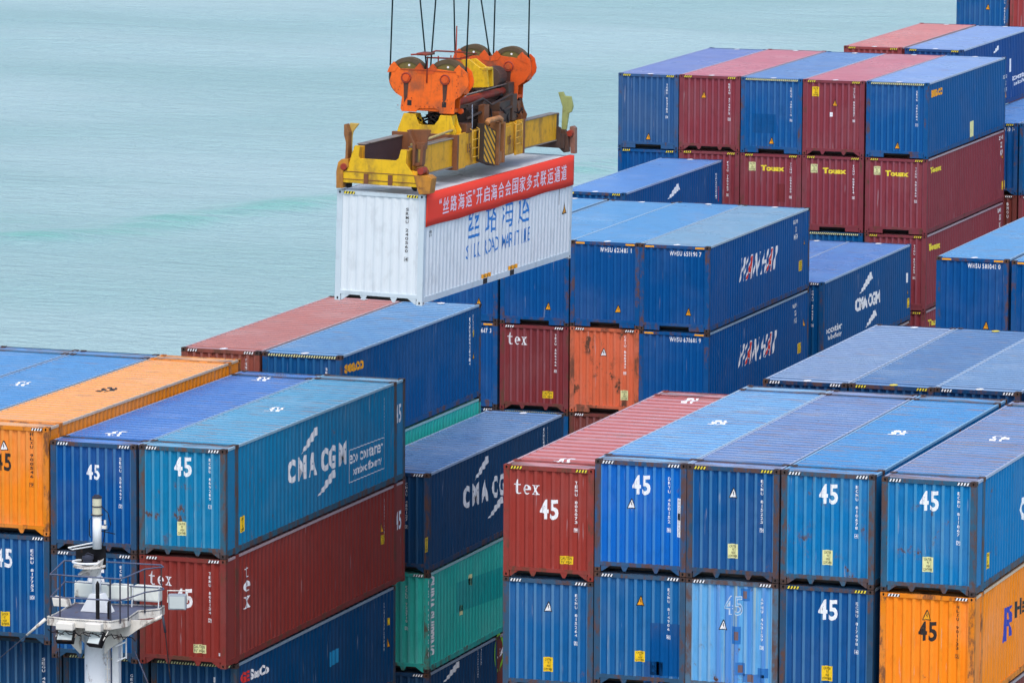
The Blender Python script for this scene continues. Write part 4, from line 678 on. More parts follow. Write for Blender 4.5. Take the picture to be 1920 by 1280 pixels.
# ------------------------------------------------------------ sea
def sea():
    k = NT('sea_water'); tc = k.n('ShaderNodeTexCoord')
    def mp(s, rz=0):
        x = k.n('ShaderNodeMapping'); x.inputs['Scale'].default_value = s; x.inputs['Rotation'].default_value = (0,0,R(rz)); k.l(tc.outputs['Object'], x.inputs[0]); return x.outputs[0]
    a = k.noise(1, mp((.09,.22,.1), 18), 5, .62, .6); b = k.noise(1, mp((.45,.95,.1), 14), 4, .6, .4); c = k.noise(1, mp((1.6,3.4,.1), 22), 3, .55)
    s1 = k.n('ShaderNodeMath', operation='MULTIPLY_ADD'); k.l(a, s1.inputs[0]); s1.inputs[1].default_value = 1.6; k.l(b, s1.inputs[2])
    s2 = k.n('ShaderNodeMath', operation='MULTIPLY_ADD'); k.l(c, s2.inputs[0]); s2.inputs[1].default_value = .35; k.l(s1.outputs[0], s2.inputs[2])
    bp = k.n('ShaderNodeBump'); bp.inputs['Strength'].default_value = 1.25; bp.inputs['Distance'].default_value = .5; k.l(s2.outputs[0], bp.inputs['Height']); k.l(bp.outputs[0], k.b.inputs['Normal'])
    big = k.noise(1, mp((.012,.02,.01)), 3, .5)
    col = k.mix(k.ramp(big, .35, .65), (.30,.49,.49), (.39,.565,.575))
    at = k.n('ShaderNodeAttribute'); at.attribute_name = 'swell_tone'
    stn = k.noise(1, mp((.05,.35,.1), 16), 4, .6)
    col = k.mix(k.mul(k.mul(at.outputs['Fac'], k.ramp(stn, .34, .58)), .8), col, (.12,.46,.37))  # greener band: weaker sky reflection on the swell face, put into the colour
    k.l(col, k.b.inputs['Base Color']); k.b.inputs['Roughness'].default_value = .28; k.b.inputs['IOR'].default_value = 1.33
    # swell ridge along the line of the long low wave
    P = [Vector((p[0], p[1])) for p in G['sea']]
    def ridge(x, y):
        q = Vector((x, y)); best = 1e9; tt = 0; n = len(P)-1
        for i in range(n):
            d = P[i+1]-P[i]; t = max(0 if i else -9, min(1 if i < n-1 else 9, (q-P[i]).dot(d)/d.length_squared)); r = q-(P[i]+d*t)
            if r.length < abs(best): best = r.length*(1 if (d.x*r.y-d.y*r.x) > 0 else -1); tt = i+t
        f = .45+.55*math.sin(tt*2.1+.6)**2
        return best, tt, f*(.45*math.exp(-(best/3.4)**2)+.2*math.exp(-((best-9)/3.5)**2)*math.sin(tt*1.7)**2)
    m = MB(); n = 0
    x0, x1, y0, y1 = -330., 60., 120., 620.; st = 2.5
    nx, ny = int((x1-x0)/st), int((y1-y0)/st)
    rx = [x0+i*(x1-x0)/nx for i in range(nx+1)]; ry = [y0+j*(y1-y0)/ny for j in range(ny+1)]
    rnd = random.Random(5); ph = [(rnd.uniform(.03,.11), rnd.uniform(.1,.35), rnd.uniform(0,6), rnd.uniform(.02,.055)) for _ in range(9)]
    vs = []; tone = []
    for j, y in enumerate(ry):
        for i, x in enumerate(rx):
            e = min(1, min(i, nx-i, j, ny-j)/6)
            bb, tt, rz = ridge(x, y); z = rz+sum(am*math.sin(kx*x+ky*y+p) for kx, ky, p, am in ph)
            vs.append((x, y, z*e)); tone.append(min(1, (.55+.45*math.sin(tt*2.1+.6)**2)*math.exp(-((bb+.5)/2.7)**2)+.40*math.exp(-((bb-12)/5)**2)*max(0, math.sin(tt*1.3+.4)))*(1 if tt < 4.6 else .75))
    fs = [(j*(nx+1)+i, j*(nx+1)+i+1, (j+1)*(nx+1)+i+1, (j+1)*(nx+1)+i) for j in range(ny) for i in range(nx)]
    B = 9000; n = len(vs); vs += [(-B,-B,0),(B,-B,0),(B,B,0),(-B,B,0),(x0,y0,0),(x1,y0,0),(x1,y1,0),(x0,y1,0)]
    c = [n+i for i in range(8)]
    fs += [(c[0],c[1],c[5],c[4]),(c[1],c[2],c[6],c[5]),(c[2],c[3],c[7],c[6]),(c[3],c[0],c[4],c[7])]
    me = bpy.data.meshes.new('sea'); me.from_pydata(vs, [], fs); ca = me.attributes.new('swell_tone', 'FLOAT', 'POINT'); ca.data.foreach_set('value', tone+[0.]*8); me.polygons.foreach_set('use_smooth', [True]*len(me.polygons))
    o = part('sea', me, k.m, None, (0,0,-26)); tag(o, 'calm pale turquoise sea with small ripples and one long low swell', None, None, 'structure')
sea()
# ------------------------------------------------------------ ship under the stacks
m = MB(); m.prism([(-19,-22),(-10,-34),(4,-40),(18,-34),(25,-22),(25,150),(-19,150)], -27.5, -14.7, 'z')
o = part('ship_hull', m.mesh('ship_hull'), paint((60,30,28), 'frame', .3), None); tag(o, 'dark hull and deck of the ship carrying the container stacks', None, None, 'structure')

# ------------------------------------------------------------ stacks
for c in CON: build_container(c)

# ------------------------------------------------------------ hanging container
HM = Matrix(G['hang']['m']).to_4x4(); HM.translation = Vector(G['hang']['o']); H0 = 2.896
hc = dict(key='H', x=0, y=0, z=0, L=12.192, H=H0, c='white', hazc='yellow', label='white container hanging from the crane spreader with blue lettering and a red banner', f=[['id', 1.95, -.37, 1.38, 'SRMU 240560 4', 'black']], s=[], r=[])
con = build_container(hc, mat4=HM @ Matrix.Translation((0,0,-H0)))
con['E']['group'] = 'containers lifted by the crane'
del con['E']['group']
zh = []
for i, ch in enumerate('丝路海运'):
    y = 3.5+i*1.36; zh.append(fit(text2d(ch, 0), (y, -1.50, y+.98, -.55)))
zj = join(*zh); z2 = ([(a+.035, b+.012) for a, b in zj[0]], zj[1])
mark(con, 'side', [(zj, MK['blue'], EP)], 'lettering', 'large blue characters')
def serif(s, y0, y1, z0, z1):
    # condensed capitals with slab serifs
    vf = []; n = len(s); p = (y1-y0)/n; hh = z1-z0
    for i, ch in enumerate(s):
        if ch == ' ': continue
        a = y0+i*p; w = p*(.78 if ch != 'I' else .28); a += (p*.78-w)/2
        vf.append(fit(text2d(ch, .004), (a, z0, a+w, z1)))
        if ch in 'IKRTNAM':
            for q in ((a, a+w) if ch in 'KRNAM' else (a+w/2,)): vf.append(rectp(q-.05, z0-.012, q+.05, z0-.001))
    return join(*vf)
mark(con, 'side', [(serif('SILK ROAD MARITIME', 3.4, 8.7, -2.04, -1.66), MK['blue'], EP)], 'lettering', 'blue latin capitals')
mark(con, 'side', [(fit(text2d('皖赣\n22G1', 0), (.42, -1.14, .66, -.98)), MK['dark'], EP)], 'identification_code')
mark(con, 'side', [((lambda t: t)(rectp(4.72,-2.72,5.42,-2.58)), MK['amber'], EP), (fit(text2d('叉车进口', .0), (4.80,-2.70,5.34,-2.60)), MK['dark'], EP*1.5)], 'fork_pocket_label')
mark(con, 'side', [(rectp(6.92,-2.72,7.62,-2.58), MK['amber'], EP), (fit(text2d('叉车进口', .0), (7.0,-2.70,7.54,-2.60)), MK['dark'], EP*1.5)], 'fork_pocket_label')
mark(con, 'side', shift(triangle(.17), 11.55, -1.42), 'warning_triangle')
mark(con, 'side', [(rectp(11.1,-1.3,11.115,-.85), MK['dark'], EP), (rectp(11.6,-.62,11.64,-.9), MK['amber'], EP)], 'identification_code')
for y in (4.78, 6.98):
    m = MB(); m.box(W-.012, W-.001, y, y+.34, .055, .20); part('fork_pocket', m.mesh('fork_pocket'), DARK, con['E'])
# banner, hung over the top edge
BN = empty('banner', (0,0,0), 'long red banner with white characters along the top edge of the white container', 'banner'); BN.matrix_world = HM
m = MB(); N = 120; ya, yb = .10, 12.17; z0 = .012
def bx(t, z): return W+.012+.010*math.sin(t*31)*abs(z)+.012*math.sin(t*9+z*2)*abs(z)
rows = [(-.0, 0), (.0, 1)]
zs = [0, -.2, -.45, -.65, -.83]
for i in range(N):
    t0, t1 = i/N, (i+1)/N; p = lambda t, z: (bx(t, z)+.01, ya+(yb-ya)*t, z+(.012*math.sin(t*25) if z < -.8 else 0)-.02*(1-t)*(z < -.8))
    for a, b in zip(zs, zs[1:]): m.face([p(t0,a), p(t1,a), p(t1,b), p(t0,b)])
    m.face([(W-.10, ya+(yb-ya)*t0, z0), (W-.10, ya+(yb-ya)*t1, z0), p(t1,0), p(t0,0)])
me = m.mesh('cloth', True)
kb = NT('banner_cloth'); kb.b.inputs['Base Color'].default_value = (.88,.045,.018,1); kb.b.inputs['Roughness'].default_value = .75
o = part('cloth', me, kb.m, BN); md = o.modifiers.new('thick', 'SOLIDIFY'); md.thickness = .004; md.offset = -1
s = '“丝路海运”开启海合会国家多式联运通道'
v, f = [], []
n = len(s); tot = 0; wd = [.45 if ch in '“”' else 1 for ch in s]; tot = sum(wd); y = 1.0; Y = 11.55; p = (Y-y)/tot
vfs = []
for ch, ww in zip(s, wd):
    t = text2d(ch, 0)
    if ww == 1: vfs.append(fit(t, (y+p*.12, -.62, y+p*.90, -.20)))
    else: vfs.append(fit(t, (y+p*.08, -.33, y+p*.34, -.20)))
    y += p*ww
v, f = join(*vfs); nv = len(v); v, f = join((v, f), ([(a+.014, b+.006) for a, b in v], f))
me = bpy.data.meshes.new('characters'); me.from_pydata([(bx((q[0]-ya)/(yb-ya), q[1])+.017+(.003 if i >= nv else 0), q[0], q[1]) for i, q in enumerate(v)], [], f)
part('characters', me, flat((240,225,240), wear=.05), BN)

# ------------------------------------------------------------ spreader
def grime(rgb, amt=.5, rust=.8, seed=0.):
    k = NT('crane_paint'); c = srgb(rgb)
    n = k.noise(1.0, k.coords((1.3,1.3,.8), seed), 6, .6); n2 = k.noise(1.0, k.coords((9,9,.9), seed+4), 4, .6); n3 = k.noise(5, k.coords((1,1,1), seed+9), 8, .7)
    col = k.mix(k.ramp(n3, .4, .7), c, tuple(x*.80 for x in c))
    col = k.mix(k.mul(k.ramp(n, .60-.18*amt, .80-.16*amt), .80), col, (.11,.055,.032))
    col = k.mix(k.mul(k.ramp(n2, .55, .80), .6), col, (.07,.038,.025))
    col = k.mix(k.mul(k.ramp(n3, .60, .68), rust*.6), col, (.13,.05,.022))
    k.l(col, k.b.inputs['Base Color']); k.b.inputs['Roughness'].default_value = .6; return k.m
YE = grime((224,180,8), .72, 1., 1.); YE2 = grime((224,166,10), .70, 1., 5.); OR = grime((236,102,6), .42, .9, 2.); ORB = grime((216,84,8), .5, .9, 8.)
BR = grime((120,72,40), .75, .9, 3.); DK = grime((60,48,44), .8, .6, 4.); RD = grime((150,48,28), .5, .8, 6.); OL = grime((110,100,48), .3, .4, 7.)
GN = grime((150,160,98), .5, .6, 11.); INN = grime((72,58,66), .5, .5, 12.); MET = paint((130,125,120), 'frame', .4); BLK = paint((26,26,30), 'frame', .2); GRY = grime((136,98,84), .3, .5, 41.)
SP = empty('crane_spreader', (0,0,0), 'yellow and orange crane spreader with four rope sheaves, locked onto the white container', 'crane spreader'); SP.matrix_world = HM
def sp(name, m, mat, par=SP, smooth=False, bev=.008, label=None):
    o = part(name, m.mesh(name, smooth), mat, par, label=label)
    if bev: b = o.modifiers.new('bevel', 'BEVEL'); b.width = bev; b.segments = 1; b.limit_method = 'ANGLE'; b.angle_limit = R(50)
    return o
Lc = 12.192
def P2(l): return [tuple(p) for p in l]
ep = P2(G['endp'])
# front and back end beams
for sgn in (0, 1):
    Y = (lambda a: a) if not sgn else (lambda a: Lc-a)
    m = MB(); ya, yb = sorted((Y(-.10), Y(-.06))); m.prism(ep, ya, yb, 'y')
    o = sp('end_beam', m, BR if sgn else YE)
    m = MB(); ya, yb = sorted((Y(-.055), Y(.34))); m.box(.22, 2.24, ya, yb, .21, .60); m.box(.45, .62, ya, yb, .60, 1.15); m.box(1.78, 1.95, ya, yb, .60, 1.13)
    m.box(.30, 2.15, *sorted((Y(.341), Y(.36))), .21, .80)
    sp('end_beam_box', m, DK if sgn else YE2)
    m = MB(); 
    for z in (.30, .50): m.box(.20, 2.26, *sorted((Y(-.112), Y(-.102))), z-.008, z+.008)
    for x in (.78, 1.45): m.box(x, x+.12, *sorted((Y(-.125), Y(-.102))), .21, .47)
    sp('end_plate_ribs', m, BR, bev=0)
    lf, rf = P2(G['lfoot']), P2(G['rfoot'])
    if sgn:
        rf = [(2.36,.05),(2.30,.55),(2.31,.80),(2.40,.82),(2.47,.76),(2.49,.05)]
        m = MB(); m.prism([(2.02,.22),(2.02,.75),(2.22,.72),(2.295,.60),(2.355,.10),(2.2,.07)], 12.0, 12.12, 'y'); sp('housing_plate', m, DK)
    for q, nm in ((lf, 0), (rf, 1)):
        m = MB(); m.prism(q, *sorted((Y(-.14), Y(.26 if not sgn else .06))), 'y'); sp('twistlock_housing', m, (GRY if nm else DK) if sgn else grime((196,132,34), .75, 1., 43.+nm))
        cx = .10 if not nm else 2.40
        m = MB(); m.cyl((cx+(-.05 if nm else .12), Y(-.16), .62), .09, .35 if not sgn else -.35, 'y', 14); sp('flipper_hub', m, RD)
    m = MB(); m.prism([(.25,.20),(.40,.20),(.40,.10),(.34,.06),(.24,.06)], *sorted((Y(.02), Y(.05))), 'y'); m.prism([(2.05,.24),(2.2,.20),(2.2,.08),(2.12,.08),(2.05,.15)], *sorted((Y(.02), Y(.05))), 'y'); sp('lug', m, BLK)
# flippers (guide arms folded up)
def flipper(q, y0, th, mat, lean=0.):
    m = MB(); m.prism(q, y0, y0+th, 'y'); mm = m.mesh('flipper')
    xs = [p[0] for p in q]; c = sum(xs)/len(xs)
    for v_ in mm.vertices: v_.co.y += lean*max(0, v_.co.z-1.35)
    o = part('guide_flipper', mm, mat, SP); b = o.modifiers.new('bevel', 'BEVEL'); b.width = .012; b.segments = 1; b.limit_method = 'ANGLE'
    return o
lq = P2(G['lflip']); rq = P2(G['rflip'])
flipper([(.19,.75),(.20,1.23),(.14,1.44),(.135,1.705),(.19,1.72),(.27,1.50),(.27,1.1),(.27,.78)], .02, .26, grime((150,98,48), .5, .7, 42.), 0)
flipper([(.275,.8),(.27,1.08),(.275,1.4),(.30,1.51),(.46,1.725),(.20,1.726),(.19,1.5),(.19,1.0)], .29, .06, grime((190,160,80), .3, .5, 21.), 0)
m = MB(); m.prism([(1.86,1.648),(2.436,1.672),(2.36,1.42),(2.33,1.30),(2.05,1.28)], .33, .37, 'y'); m.prism([(1.85,1.65),(1.91,1.65),(2.10,1.27),(2.09,.74),(2.03,.72),(2.02,1.30)], .10, .33, 'y'); m.prism([(2.24,1.28),(2.32,1.28),(2.29,.76),(2.22,.74)], .12, .36, 'y'); m.box(2.03, 2.33, .20, .40, 1.16, 1.34); m.box(2.05, 2.27, .16, .36, .72, .80)
sp('guide_flipper', m, BR)
flipper([(1.98,1.75),(2.12,1.772),(2.18,1.66),(2.36,1.655),(2.43,1.38),(2.39,1.227),(2.31,1.185),(2.25,.714),(2.11,.72),(2.12,1.36)], 12.0, .10, GN)
flipper([(.15,.8),(.17,1.3),(.10,1.5),(.12,1.72),(.34,1.70),(.30,1.3),(.28,.8)], 11.95, .10, GN)
m = MB(); m.cyl((2.30,.08,.62), .11, .20, 'y', 14); m.cyl((2.12,.16,.58), .07, .34, 'x', 12); m.tube([(2.05,.1,.52),(2.2,.05,.70),(2.35,.1,.66),(2.42,.2,.5)], .02, 6); sp('flipper_motor', m, BR)
# telescopic beams
for x0, x1, mo, mi in ((.42, .60, INN, YE2), (1.84, 2.02, YE2, YE2)):
    for ya, yb in ((.36, 3.2), (8.8, Lc-.36)):
        m = MB(); m.box(x0, x1, ya, yb, .44, 1.17); sp('telescopic_beam', m, mo if x0 < 1 else mi)
        m = MB(); m.box(x0-.03, x1+.03, ya, yb, 1.171, 1.20); m.box(x0-.03, x1+.03, ya, yb, .41, .439); sp('beam_flange', m, MET)
m = MB(); m.tube([(1.92,.30,1.26),(1.98,3.3,1.40)], .035, 8); sp('conduit_pipe', m, grime((190,170,110), .3, .4, 22.), smooth=True)
m = MB(); m.box(.62, 1.82, .5, 1.2, .40, .46); m.box(.62, 1.82, 2.2, 2.7, .40, .46); sp('cross_member', m, DK)
# main frame
m = MB(); m.box(.36, .60, 3.22, 8.72, .38, 1.25); m.box(1.86, 2.10, 3.22, 8.72, .38, 1.25); sp('main_frame', m, YE2)
m = MB()
for y in (3.20, 8.60): m.box(.30, 2.16, y, y+.14, .34, 1.28)
m.box(.61, 1.85, 3.35, 8.59, .42, .52); m.box(.61, 1.85, 4.3, 4.5, .52, 1.15); m.box(.61, 1.85, 7.3, 7.5, .52, 1.15); sp('main_frame_web', m, BR)
for q in ((2.101, 2.15, 3.36, 3.9, .36, 1.30), (2.101, 2.15, 8.0, 8.62, .34, 1.28), (2.101, 2.14, 6.7, 7.6, .44, 1.18)):
    m = MB(); m.box(*q); sp('stiffener_plate', m, YE2)
m = MB(); m.box(.2, .35, 4.4, 7.6, .45, 1.2); m.box(.75, 1.7, 5.0, 6.9, .55, 1.45); sp('machinery_box', m, DK)
# ladders
for y0, z0_, z1_ in ((4.28, .52, 1.32), (7.82, .58, 1.2)):
    m = MB(); x = 2.20
    for y in (y0, y0+.52): m.tube([(2.12,y,z1_+.04),(x,y,z1_),(x,y,z0_)], .016, 6)
    for i in range(4): z = z0_+.08+i*(z1_-z0_-.1)/3; m.tube([(x,y0,z),(x,y0+.52,z)], .013, 6)
    sp('ladder', m, grime((220,175,70), .2, .4, 23.), bev=0, smooth=True)
t = fit(text2d('15', .03), (0,0,1,1))
for y, z in ((3.98,.86), (7.28,.80)):
    me = bpy.data.meshes.new('painted_digits'); me.from_pydata([(2.162, y+a*.28, z-.12+b*.24) for a, b in t[0]], [], t[1]); part('painted_digits', me, BR, SP)
# striped cabinet
m = MB(); m.prism([(4.84,.44),(5.80,.25),(5.86,1.18),(4.86,1.47)], 2.12, 2.32, 'x'); cab = sp('striped_panel', m, grime((56,44,36), .5, .6, 24.))
m = MB()
import itertools
def clipx(z_at, y): pass
ylo, yhi = 4.88, 5.78
for i in range(-3, 9):
    zc = .30+i*.20    # stripes slope down to the right
    pts = []
    a = (ylo, zc+.45); b = (yhi, zc-.25)
    q = [(a[0], a[1]), (b[0], b[1]), (b[0], b[1]+.11), (a[0], a[1]+.11)]
    def clip(poly, f):
        out = []
        for j in range(len(poly)):
            p, r_ = poly[j], poly[(j+1) % len(poly)]; fp, fr_ = f(p), f(r_)
            if fp >= 0: out.append(p)
            if (fp >= 0) != (fr_ >= 0): t_ = fp/(fp-fr_); out.append((p[0]+(r_[0]-p[0])*t_, p[1]+(r_[1]-p[1])*t_))
        return out
    q = clip(q, lambda p: p[1]-(.44-(p[0]-4.84)*.198)-.03)
    if len(q) > 2: q = clip(q, lambda p: (1.47-(p[0]-4.86)*.29)-.03-p[1])
    if len(q) > 2: m.face([(2.324, p[0], p[1]) for p in q])
part('painted_stripes', m.mesh('painted_stripes'), grime((232,170,20), .1, .2, 25.), cab)
m = MB(); m.box(2.12, 2.40, 5.88, 5.98, .26, 1.42); m.box(2.12, 2.42, 6.24, 6.34, .30, 1.40); m.box(2.12, 2.38, 5.981, 6.239, .30, .62); m.box(2.2, 2.3, 5.981, 6.239, 1.1, 1.36); sp('cable_bracket', m, grime((150,100,60), .6, .8, 26.))
m = MB(); m.tube([(2.36,4.95,1.47),(2.36,5.05,1.53),(2.36,5.95,1.53),(2.36,6.1,1.48),(2.36,6.14,1.38)], .075, 10); sp('bumper_tube', m, grime((190,130,75), .3, .5, 27.), smooth=True)
# saddles carrying the headblock
sq = P2(G['saddle'])
for y in (3.26, 8.62): 
    m = MB(); m.prism(sq, y, y+.05, 'y'); m.prism([(x, z) for x, z in sq if z > 1.24][:13], y+.40, y+.45, 'y'); m.box(.60, .92, y+.051, y+.399, 1.25, 1.765); m.box(1.63, 1.93, y+.051, y+.399, 1.25, 1.765); sp('saddle', m, YE if y < 5 else BR)
m = MB(); rnd = random.Random(3)
for i in range(26):
    p = [Vector((rnd.uniform(.9,1.7), rnd.uniform(3.6,4.2), rnd.uniform(1.35,1.75)))]
    for j in range(4): p.append(p[-1]+Vector((rnd.uniform(-.25,.25), rnd.uniform(-.2,.2), rnd.uniform(-.15,.12))))
    m.tube(p, rnd.uniform(.018,.035), 6)
m.cyl((1.3,3.9,1.55), .14, .3, 'x', 10)
sp('cable_bundle', m, BLK, bev=0, smooth=True)
m = MB(); rnd = random.Random(8)
m.box(.8, 1.6, 4.6, 5.4, 1.3, 1.75); m.box(1.2, 2.0, 7.0, 7.9, 1.26, 1.85); m.box(1.75, 2.05, 7.95, 8.3, 1.28, 2.0); m.cyl((1.0,6.4,1.72), .26, .8, 'x', 16); m.cyl((1.5,5.6,1.6), .16, .5, 'y', 14); m.box(.9, 1.9, 6.1, 6.8, 1.26, 1.5)
sp('hydraulic_unit', m, DK)
m = MB()
for i in range(16):
    a = Vector((rnd.uniform(1.3,2.1), rnd.uniform(4.4,8.4), rnd.uniform(1.25,1.9))); p = [a]
    for j in range(5): p.append(p[-1]+Vector((rnd.uniform(-.15,.15), rnd.uniform(-.35,.35), rnd.uniform(-.2,.2))))
    m.tube(p, rnd.uniform(.015,.03), 6)
sp('hose_bundle', m, BLK, bev=0, smooth=True)
m = MB(); m.tube([(2.0,4.75,2.0),(2.08,4.55,1.7),(2.1,4.5,1.4),(2.06,4.55,1.2)], .018, 8); sp('cable', m, paint((150,160,175),'frame',0), smooth=True, bev=0)
# headblock: sheave housings front and back
op = P2(G['oplate'])
def housing(y0, mat, seed, back=False):
    hb = empty('tmp'); bpy.data.objects.remove(hb)
    for k_, y in enumerate((y0, y0+.42)):
        m = MB(); m.prism(op, y, y+.04, 'y'); pl = sp('sheave_housing', m, mat, bev=.004)
        if k_ == 0:
            m = MB(); m.box(.66, .78, y-.004, y-.001, 1.98, 2.12); m.box(1.64, 1.76, y-.004, y-.001, 1.98, 2.12); part('housing_slot', m.mesh('housing_slot'), DARK, pl)
            for x in (.612, 1.71):
                m = MB(); m.cyl((x,y-.05,2.71), .085, .05, 'y', 20); m.cyl((x,y-.02,2.71), .12, .02, 'y', 20); part('axle_cap', m.mesh('axle_cap'), ORB, pl); m = MB(); m.tube([(x+.125*math.cos(q_*PI/12), y-.012, 2.71+.125*math.sin(q_*PI/12)) for q_ in range(24)], .022, 6, closed=True); part('axle_ring', m.mesh('axle_ring'), RD, pl)
                m = MB(); m.prism([(x-.07,2.58),(x+.07,2.58),(x+.045,2.2),(x-.04,2.05)], y-.006, y-.002, 'y'); part('grease_stain', m.mesh('grease_stain'), grime((70,35,25), .6, .6, 31+x), pl)
    m = MB(); m.box(.50, 1.97, y0+.041, y0+.419, 1.85, 1.93); m.box(.30, .34, y0+.041, y0+.419, 2.3, 2.9); m.box(2.20, 2.24, y0+.041, y0+.419, 2.35, 2.9); m.box(.95, 1.4, y0+.041, y0+.419, 2.2, 2.6); sp('spacer_plate', m, mat)
    for x in (.612, 1.71):
        # rim guard segments and the sheave itself
        m = MB(); n = 40; r0, r1 = .515, .555
        for i in range(n):
            a, b = 2*PI*i/n, 2*PI*(i+1)/n
            for ra, rb, ya, yb in ((.535, .50, y0+.10, y0+.17), (.50, .535, y0+.17, y0+.24), (.535, .50, y0+.25, y0+.32), (.50, .535, y0+.32, y0+.385)):
                m.face([(x+ra*math.cos(a), ya, 2.71+ra*math.sin(a)), (x+ra*math.cos(b), ya, 2.71+ra*math.sin(b)), (x+rb*math.cos(b), yb, 2.71+rb*math.sin(b)), (x+rb*math.cos(a), yb, 2.71+rb*math.sin(a))])
            for ya in (y0+.10, y0+.385): m.face([(x+.535*math.cos(a), ya, 2.71+.535*math.sin(a)), (x+.535*math.cos(b), ya, 2.71+.535*math.sin(b)), (x+.42*math.cos(b), ya, 2.71+.42*math.sin(b)), (x+.42*math.cos(a), ya, 2.71+.42*math.sin(a))])
        sh = sp('rope_sheave', m, paint((92,80,62), 'frame', .5), bev=0)
        m = MB(); m.cyl((x,y0+.125,2.71), .42, .22, 'y', 36); part('sheave_web', m.mesh('sheave_web'), OL, sh)
        m = MB()
        for a_ in (85, 30, 150): m.cyl((x+.33*math.cos(R(a_)), y0+.118, 2.71+.33*math.sin(R(a_))), .03, .006, 'y', 12)
        part('sheave_hole', m.mesh('sheave_hole'), MK['white'], sh)
        for s_ in (-1, 1):
            a0 = 38; pts = []
            m = MB()
            for ang in range(0, 38, 6):
                pass
            q = [(x+s_*.55*math.cos(R(t_)), 2.71+.55*math.sin(R(t_))) for t_ in (12,24,36,48)]+[(x+s_*.36*math.cos(R(t_)), 2.71+.36*math.sin(R(t_))) for t_ in (48,24)]
            m.prism(q, y0-.012, y0+.06, 'y'); sp('rope_guard', m, mat if (s_ < 0) == (x < 1) else ORB, bev=0)
housing(3.36, OR, 1); housing(8.50, ORB, 2, True)
m = MB(); m.tube([(1.75,3.85,2.05),(1.72,8.5,2.08)], .10, 14); m.tube([(.75,3.85,2.0),(.75,8.5,2.05)], .10, 14); sp('tie_beam', m, RD, smooth=True)
m = MB(); m.tube([(1.85,4.4,2.22),(1.85,7.9,2.28)], .02, 8); sp('hydraulic_rod', m, MET, smooth=True, bev=0)
for yy, q in ((3.352, op),):
    m = MB()
    for i in range(14): m.cyl((.40+i*.126, yy-.008, 1.97 if i not in (2, 3, 10, 11) else 2.18), .014, .012, 'y', 8)
    for i in range(7): m.cyl((.36+.04*i, yy-.008, 2.30+.085*i), .012, .012, 'y', 8); m.cyl((2.08-.04*(i % 2), yy-.008, 2.30+.085*i), .012, .012, 'y', 8)
    for z in (2.93,): m.box(.45, 2.02, yy-.012, yy-.002, z-.006, z+.006)
    sp('bolt_row', m, RD, bev=0)
for q in ((2.12, 4.05, 2.0, .03), (2.02, 4.3, 1.62, .04), (1.6, 4.3, 2.3, .035)):
    m = MB(); m.tube([(q[0], q[1], q[2]), (q[0], q[1]+1.2, q[2]+.1), (q[0]-.1, q[1]+2.2, q[2]-.15), (q[0], q[1]+3.6, q[2]+.05)], q[3], 8); sp('hydraulic_pipe', m, DK, smooth=True, bev=0)
m = MB(); m.box(1.9, 2.16, 6.5, 6.9, 1.24, 1.62); m.box(1.7, 2.1, 4.05, 4.5, 1.26, 1.5); m.box(1.95, 2.12, 5.4, 5.8, 1.26, 1.9); sp('valve_block', m, BR)
m = MB(); m.cyl((2.02,3.75,1.86), .075, .1, 'y', 14); sp('pin', m, ORB)
m = MB(); m.box(.7, 1.9, 8.0, 8.45, 1.78, 2.3); m.cyl((1.5,7.55,2.45), .30, .6, 'y', 18); m.box(1.0, 1.9, 8.93, 9.2, 1.3, 2.2); m.box(1.55, 1.9, 8.0, 8.4, 1.28, 1.8); sp('slewing_motor', m, DK)
m = MB(); m.prism([(1.19,3.03),(1.44,3.07),(1.75,2.86),(1.96,2.86),(2.02,2.34),(1.58,2.30),(1.55,2.5),(1.48,2.57),(1.35,2.85)], 5.95, 6.05, 'y'); m.prism([(1.19,3.0),(1.44,3.05),(1.75,2.84),(1.93,2.84),(1.96,2.32),(1.58,2.28)], 6.5, 6.58, 'y'); m.box(1.74, 1.95, 6.05, 6.5, 2.78, 2.84); sp('motor_bracket', m, YE)
m = MB(); m.cyl((1.45,6.06,2.62), .17, .40, 'y', 18); sp('motor', m, ORB)
# headblock handrails
m = MB(); m.box(1.05, 1.35, 2.9, 3.5, 3.36, 3.42); m.tube([(1.2,2.1,3.44),(1.2,3.3,3.38),(1.2,4.0,3.41),(1.2,5.9,3.25),(1.2,7.3,3.11),(1.2,6.0,3.07)], .022, 8); m.tube([(1.2,3.3,3.28),(1.2,6.0,3.06)], .022, 8)
for y in (3.35, 4.2, 5.2, 6.6): m.tube([(1.2,y,2.6),(1.2,y,3.3-(y-3.4)*.05)], .018, 6)
m.tube([(1.75,4.05,2.3),(1.75,4.05,4.1)], .018, 6)
sp('handrail', m, RD, bev=0, smooth=True)
# ------------------------------------------------------------ hoist ropes
steel = paint((38,62,62), 'frame', .1)
def rp(x0, y, z0_, x1, z1_):
    a = HM @ Vector((x0, y, z0_)); b = HM @ Vector((x1, y, z1_)); d = (b-a)/(b-a).z; c_ = a+d*34
    m = MB(); m.tube([(0,0,0), c_-a], .021, 6); o = part('hoist_rope', m.mesh('hoist_rope', True), steel, None, a); return o
rl = [(.10,3.5,3.0,.118,4.75,'leftmost steel hoist rope rising from the front sheaves'), (1.12,3.6,2.75,.86,4.78,'slanting second hoist rope from the left above the front sheaves'), (1.19,3.6,2.75,1.30,4.80,'third hoist rope from the left, rising between the front sheaves'), (2.24,3.5,2.95,2.27,4.85,'hoist rope crossing in front of the yellow motor bracket'),
      (.09,8.65,2.9,.016,4.42,'hoist rope at the left of the back sheaves, close beside another'), (1.12,8.7,2.75,.79,4.46,'slanting hoist rope above the back sheaves'), (1.19,8.7,2.75,1.19,4.48,'hoist rope rising straight between the back sheaves'), (2.22,8.65,2.9,2.20,4.53,'rightmost steel hoist rope above the back sheaves')]
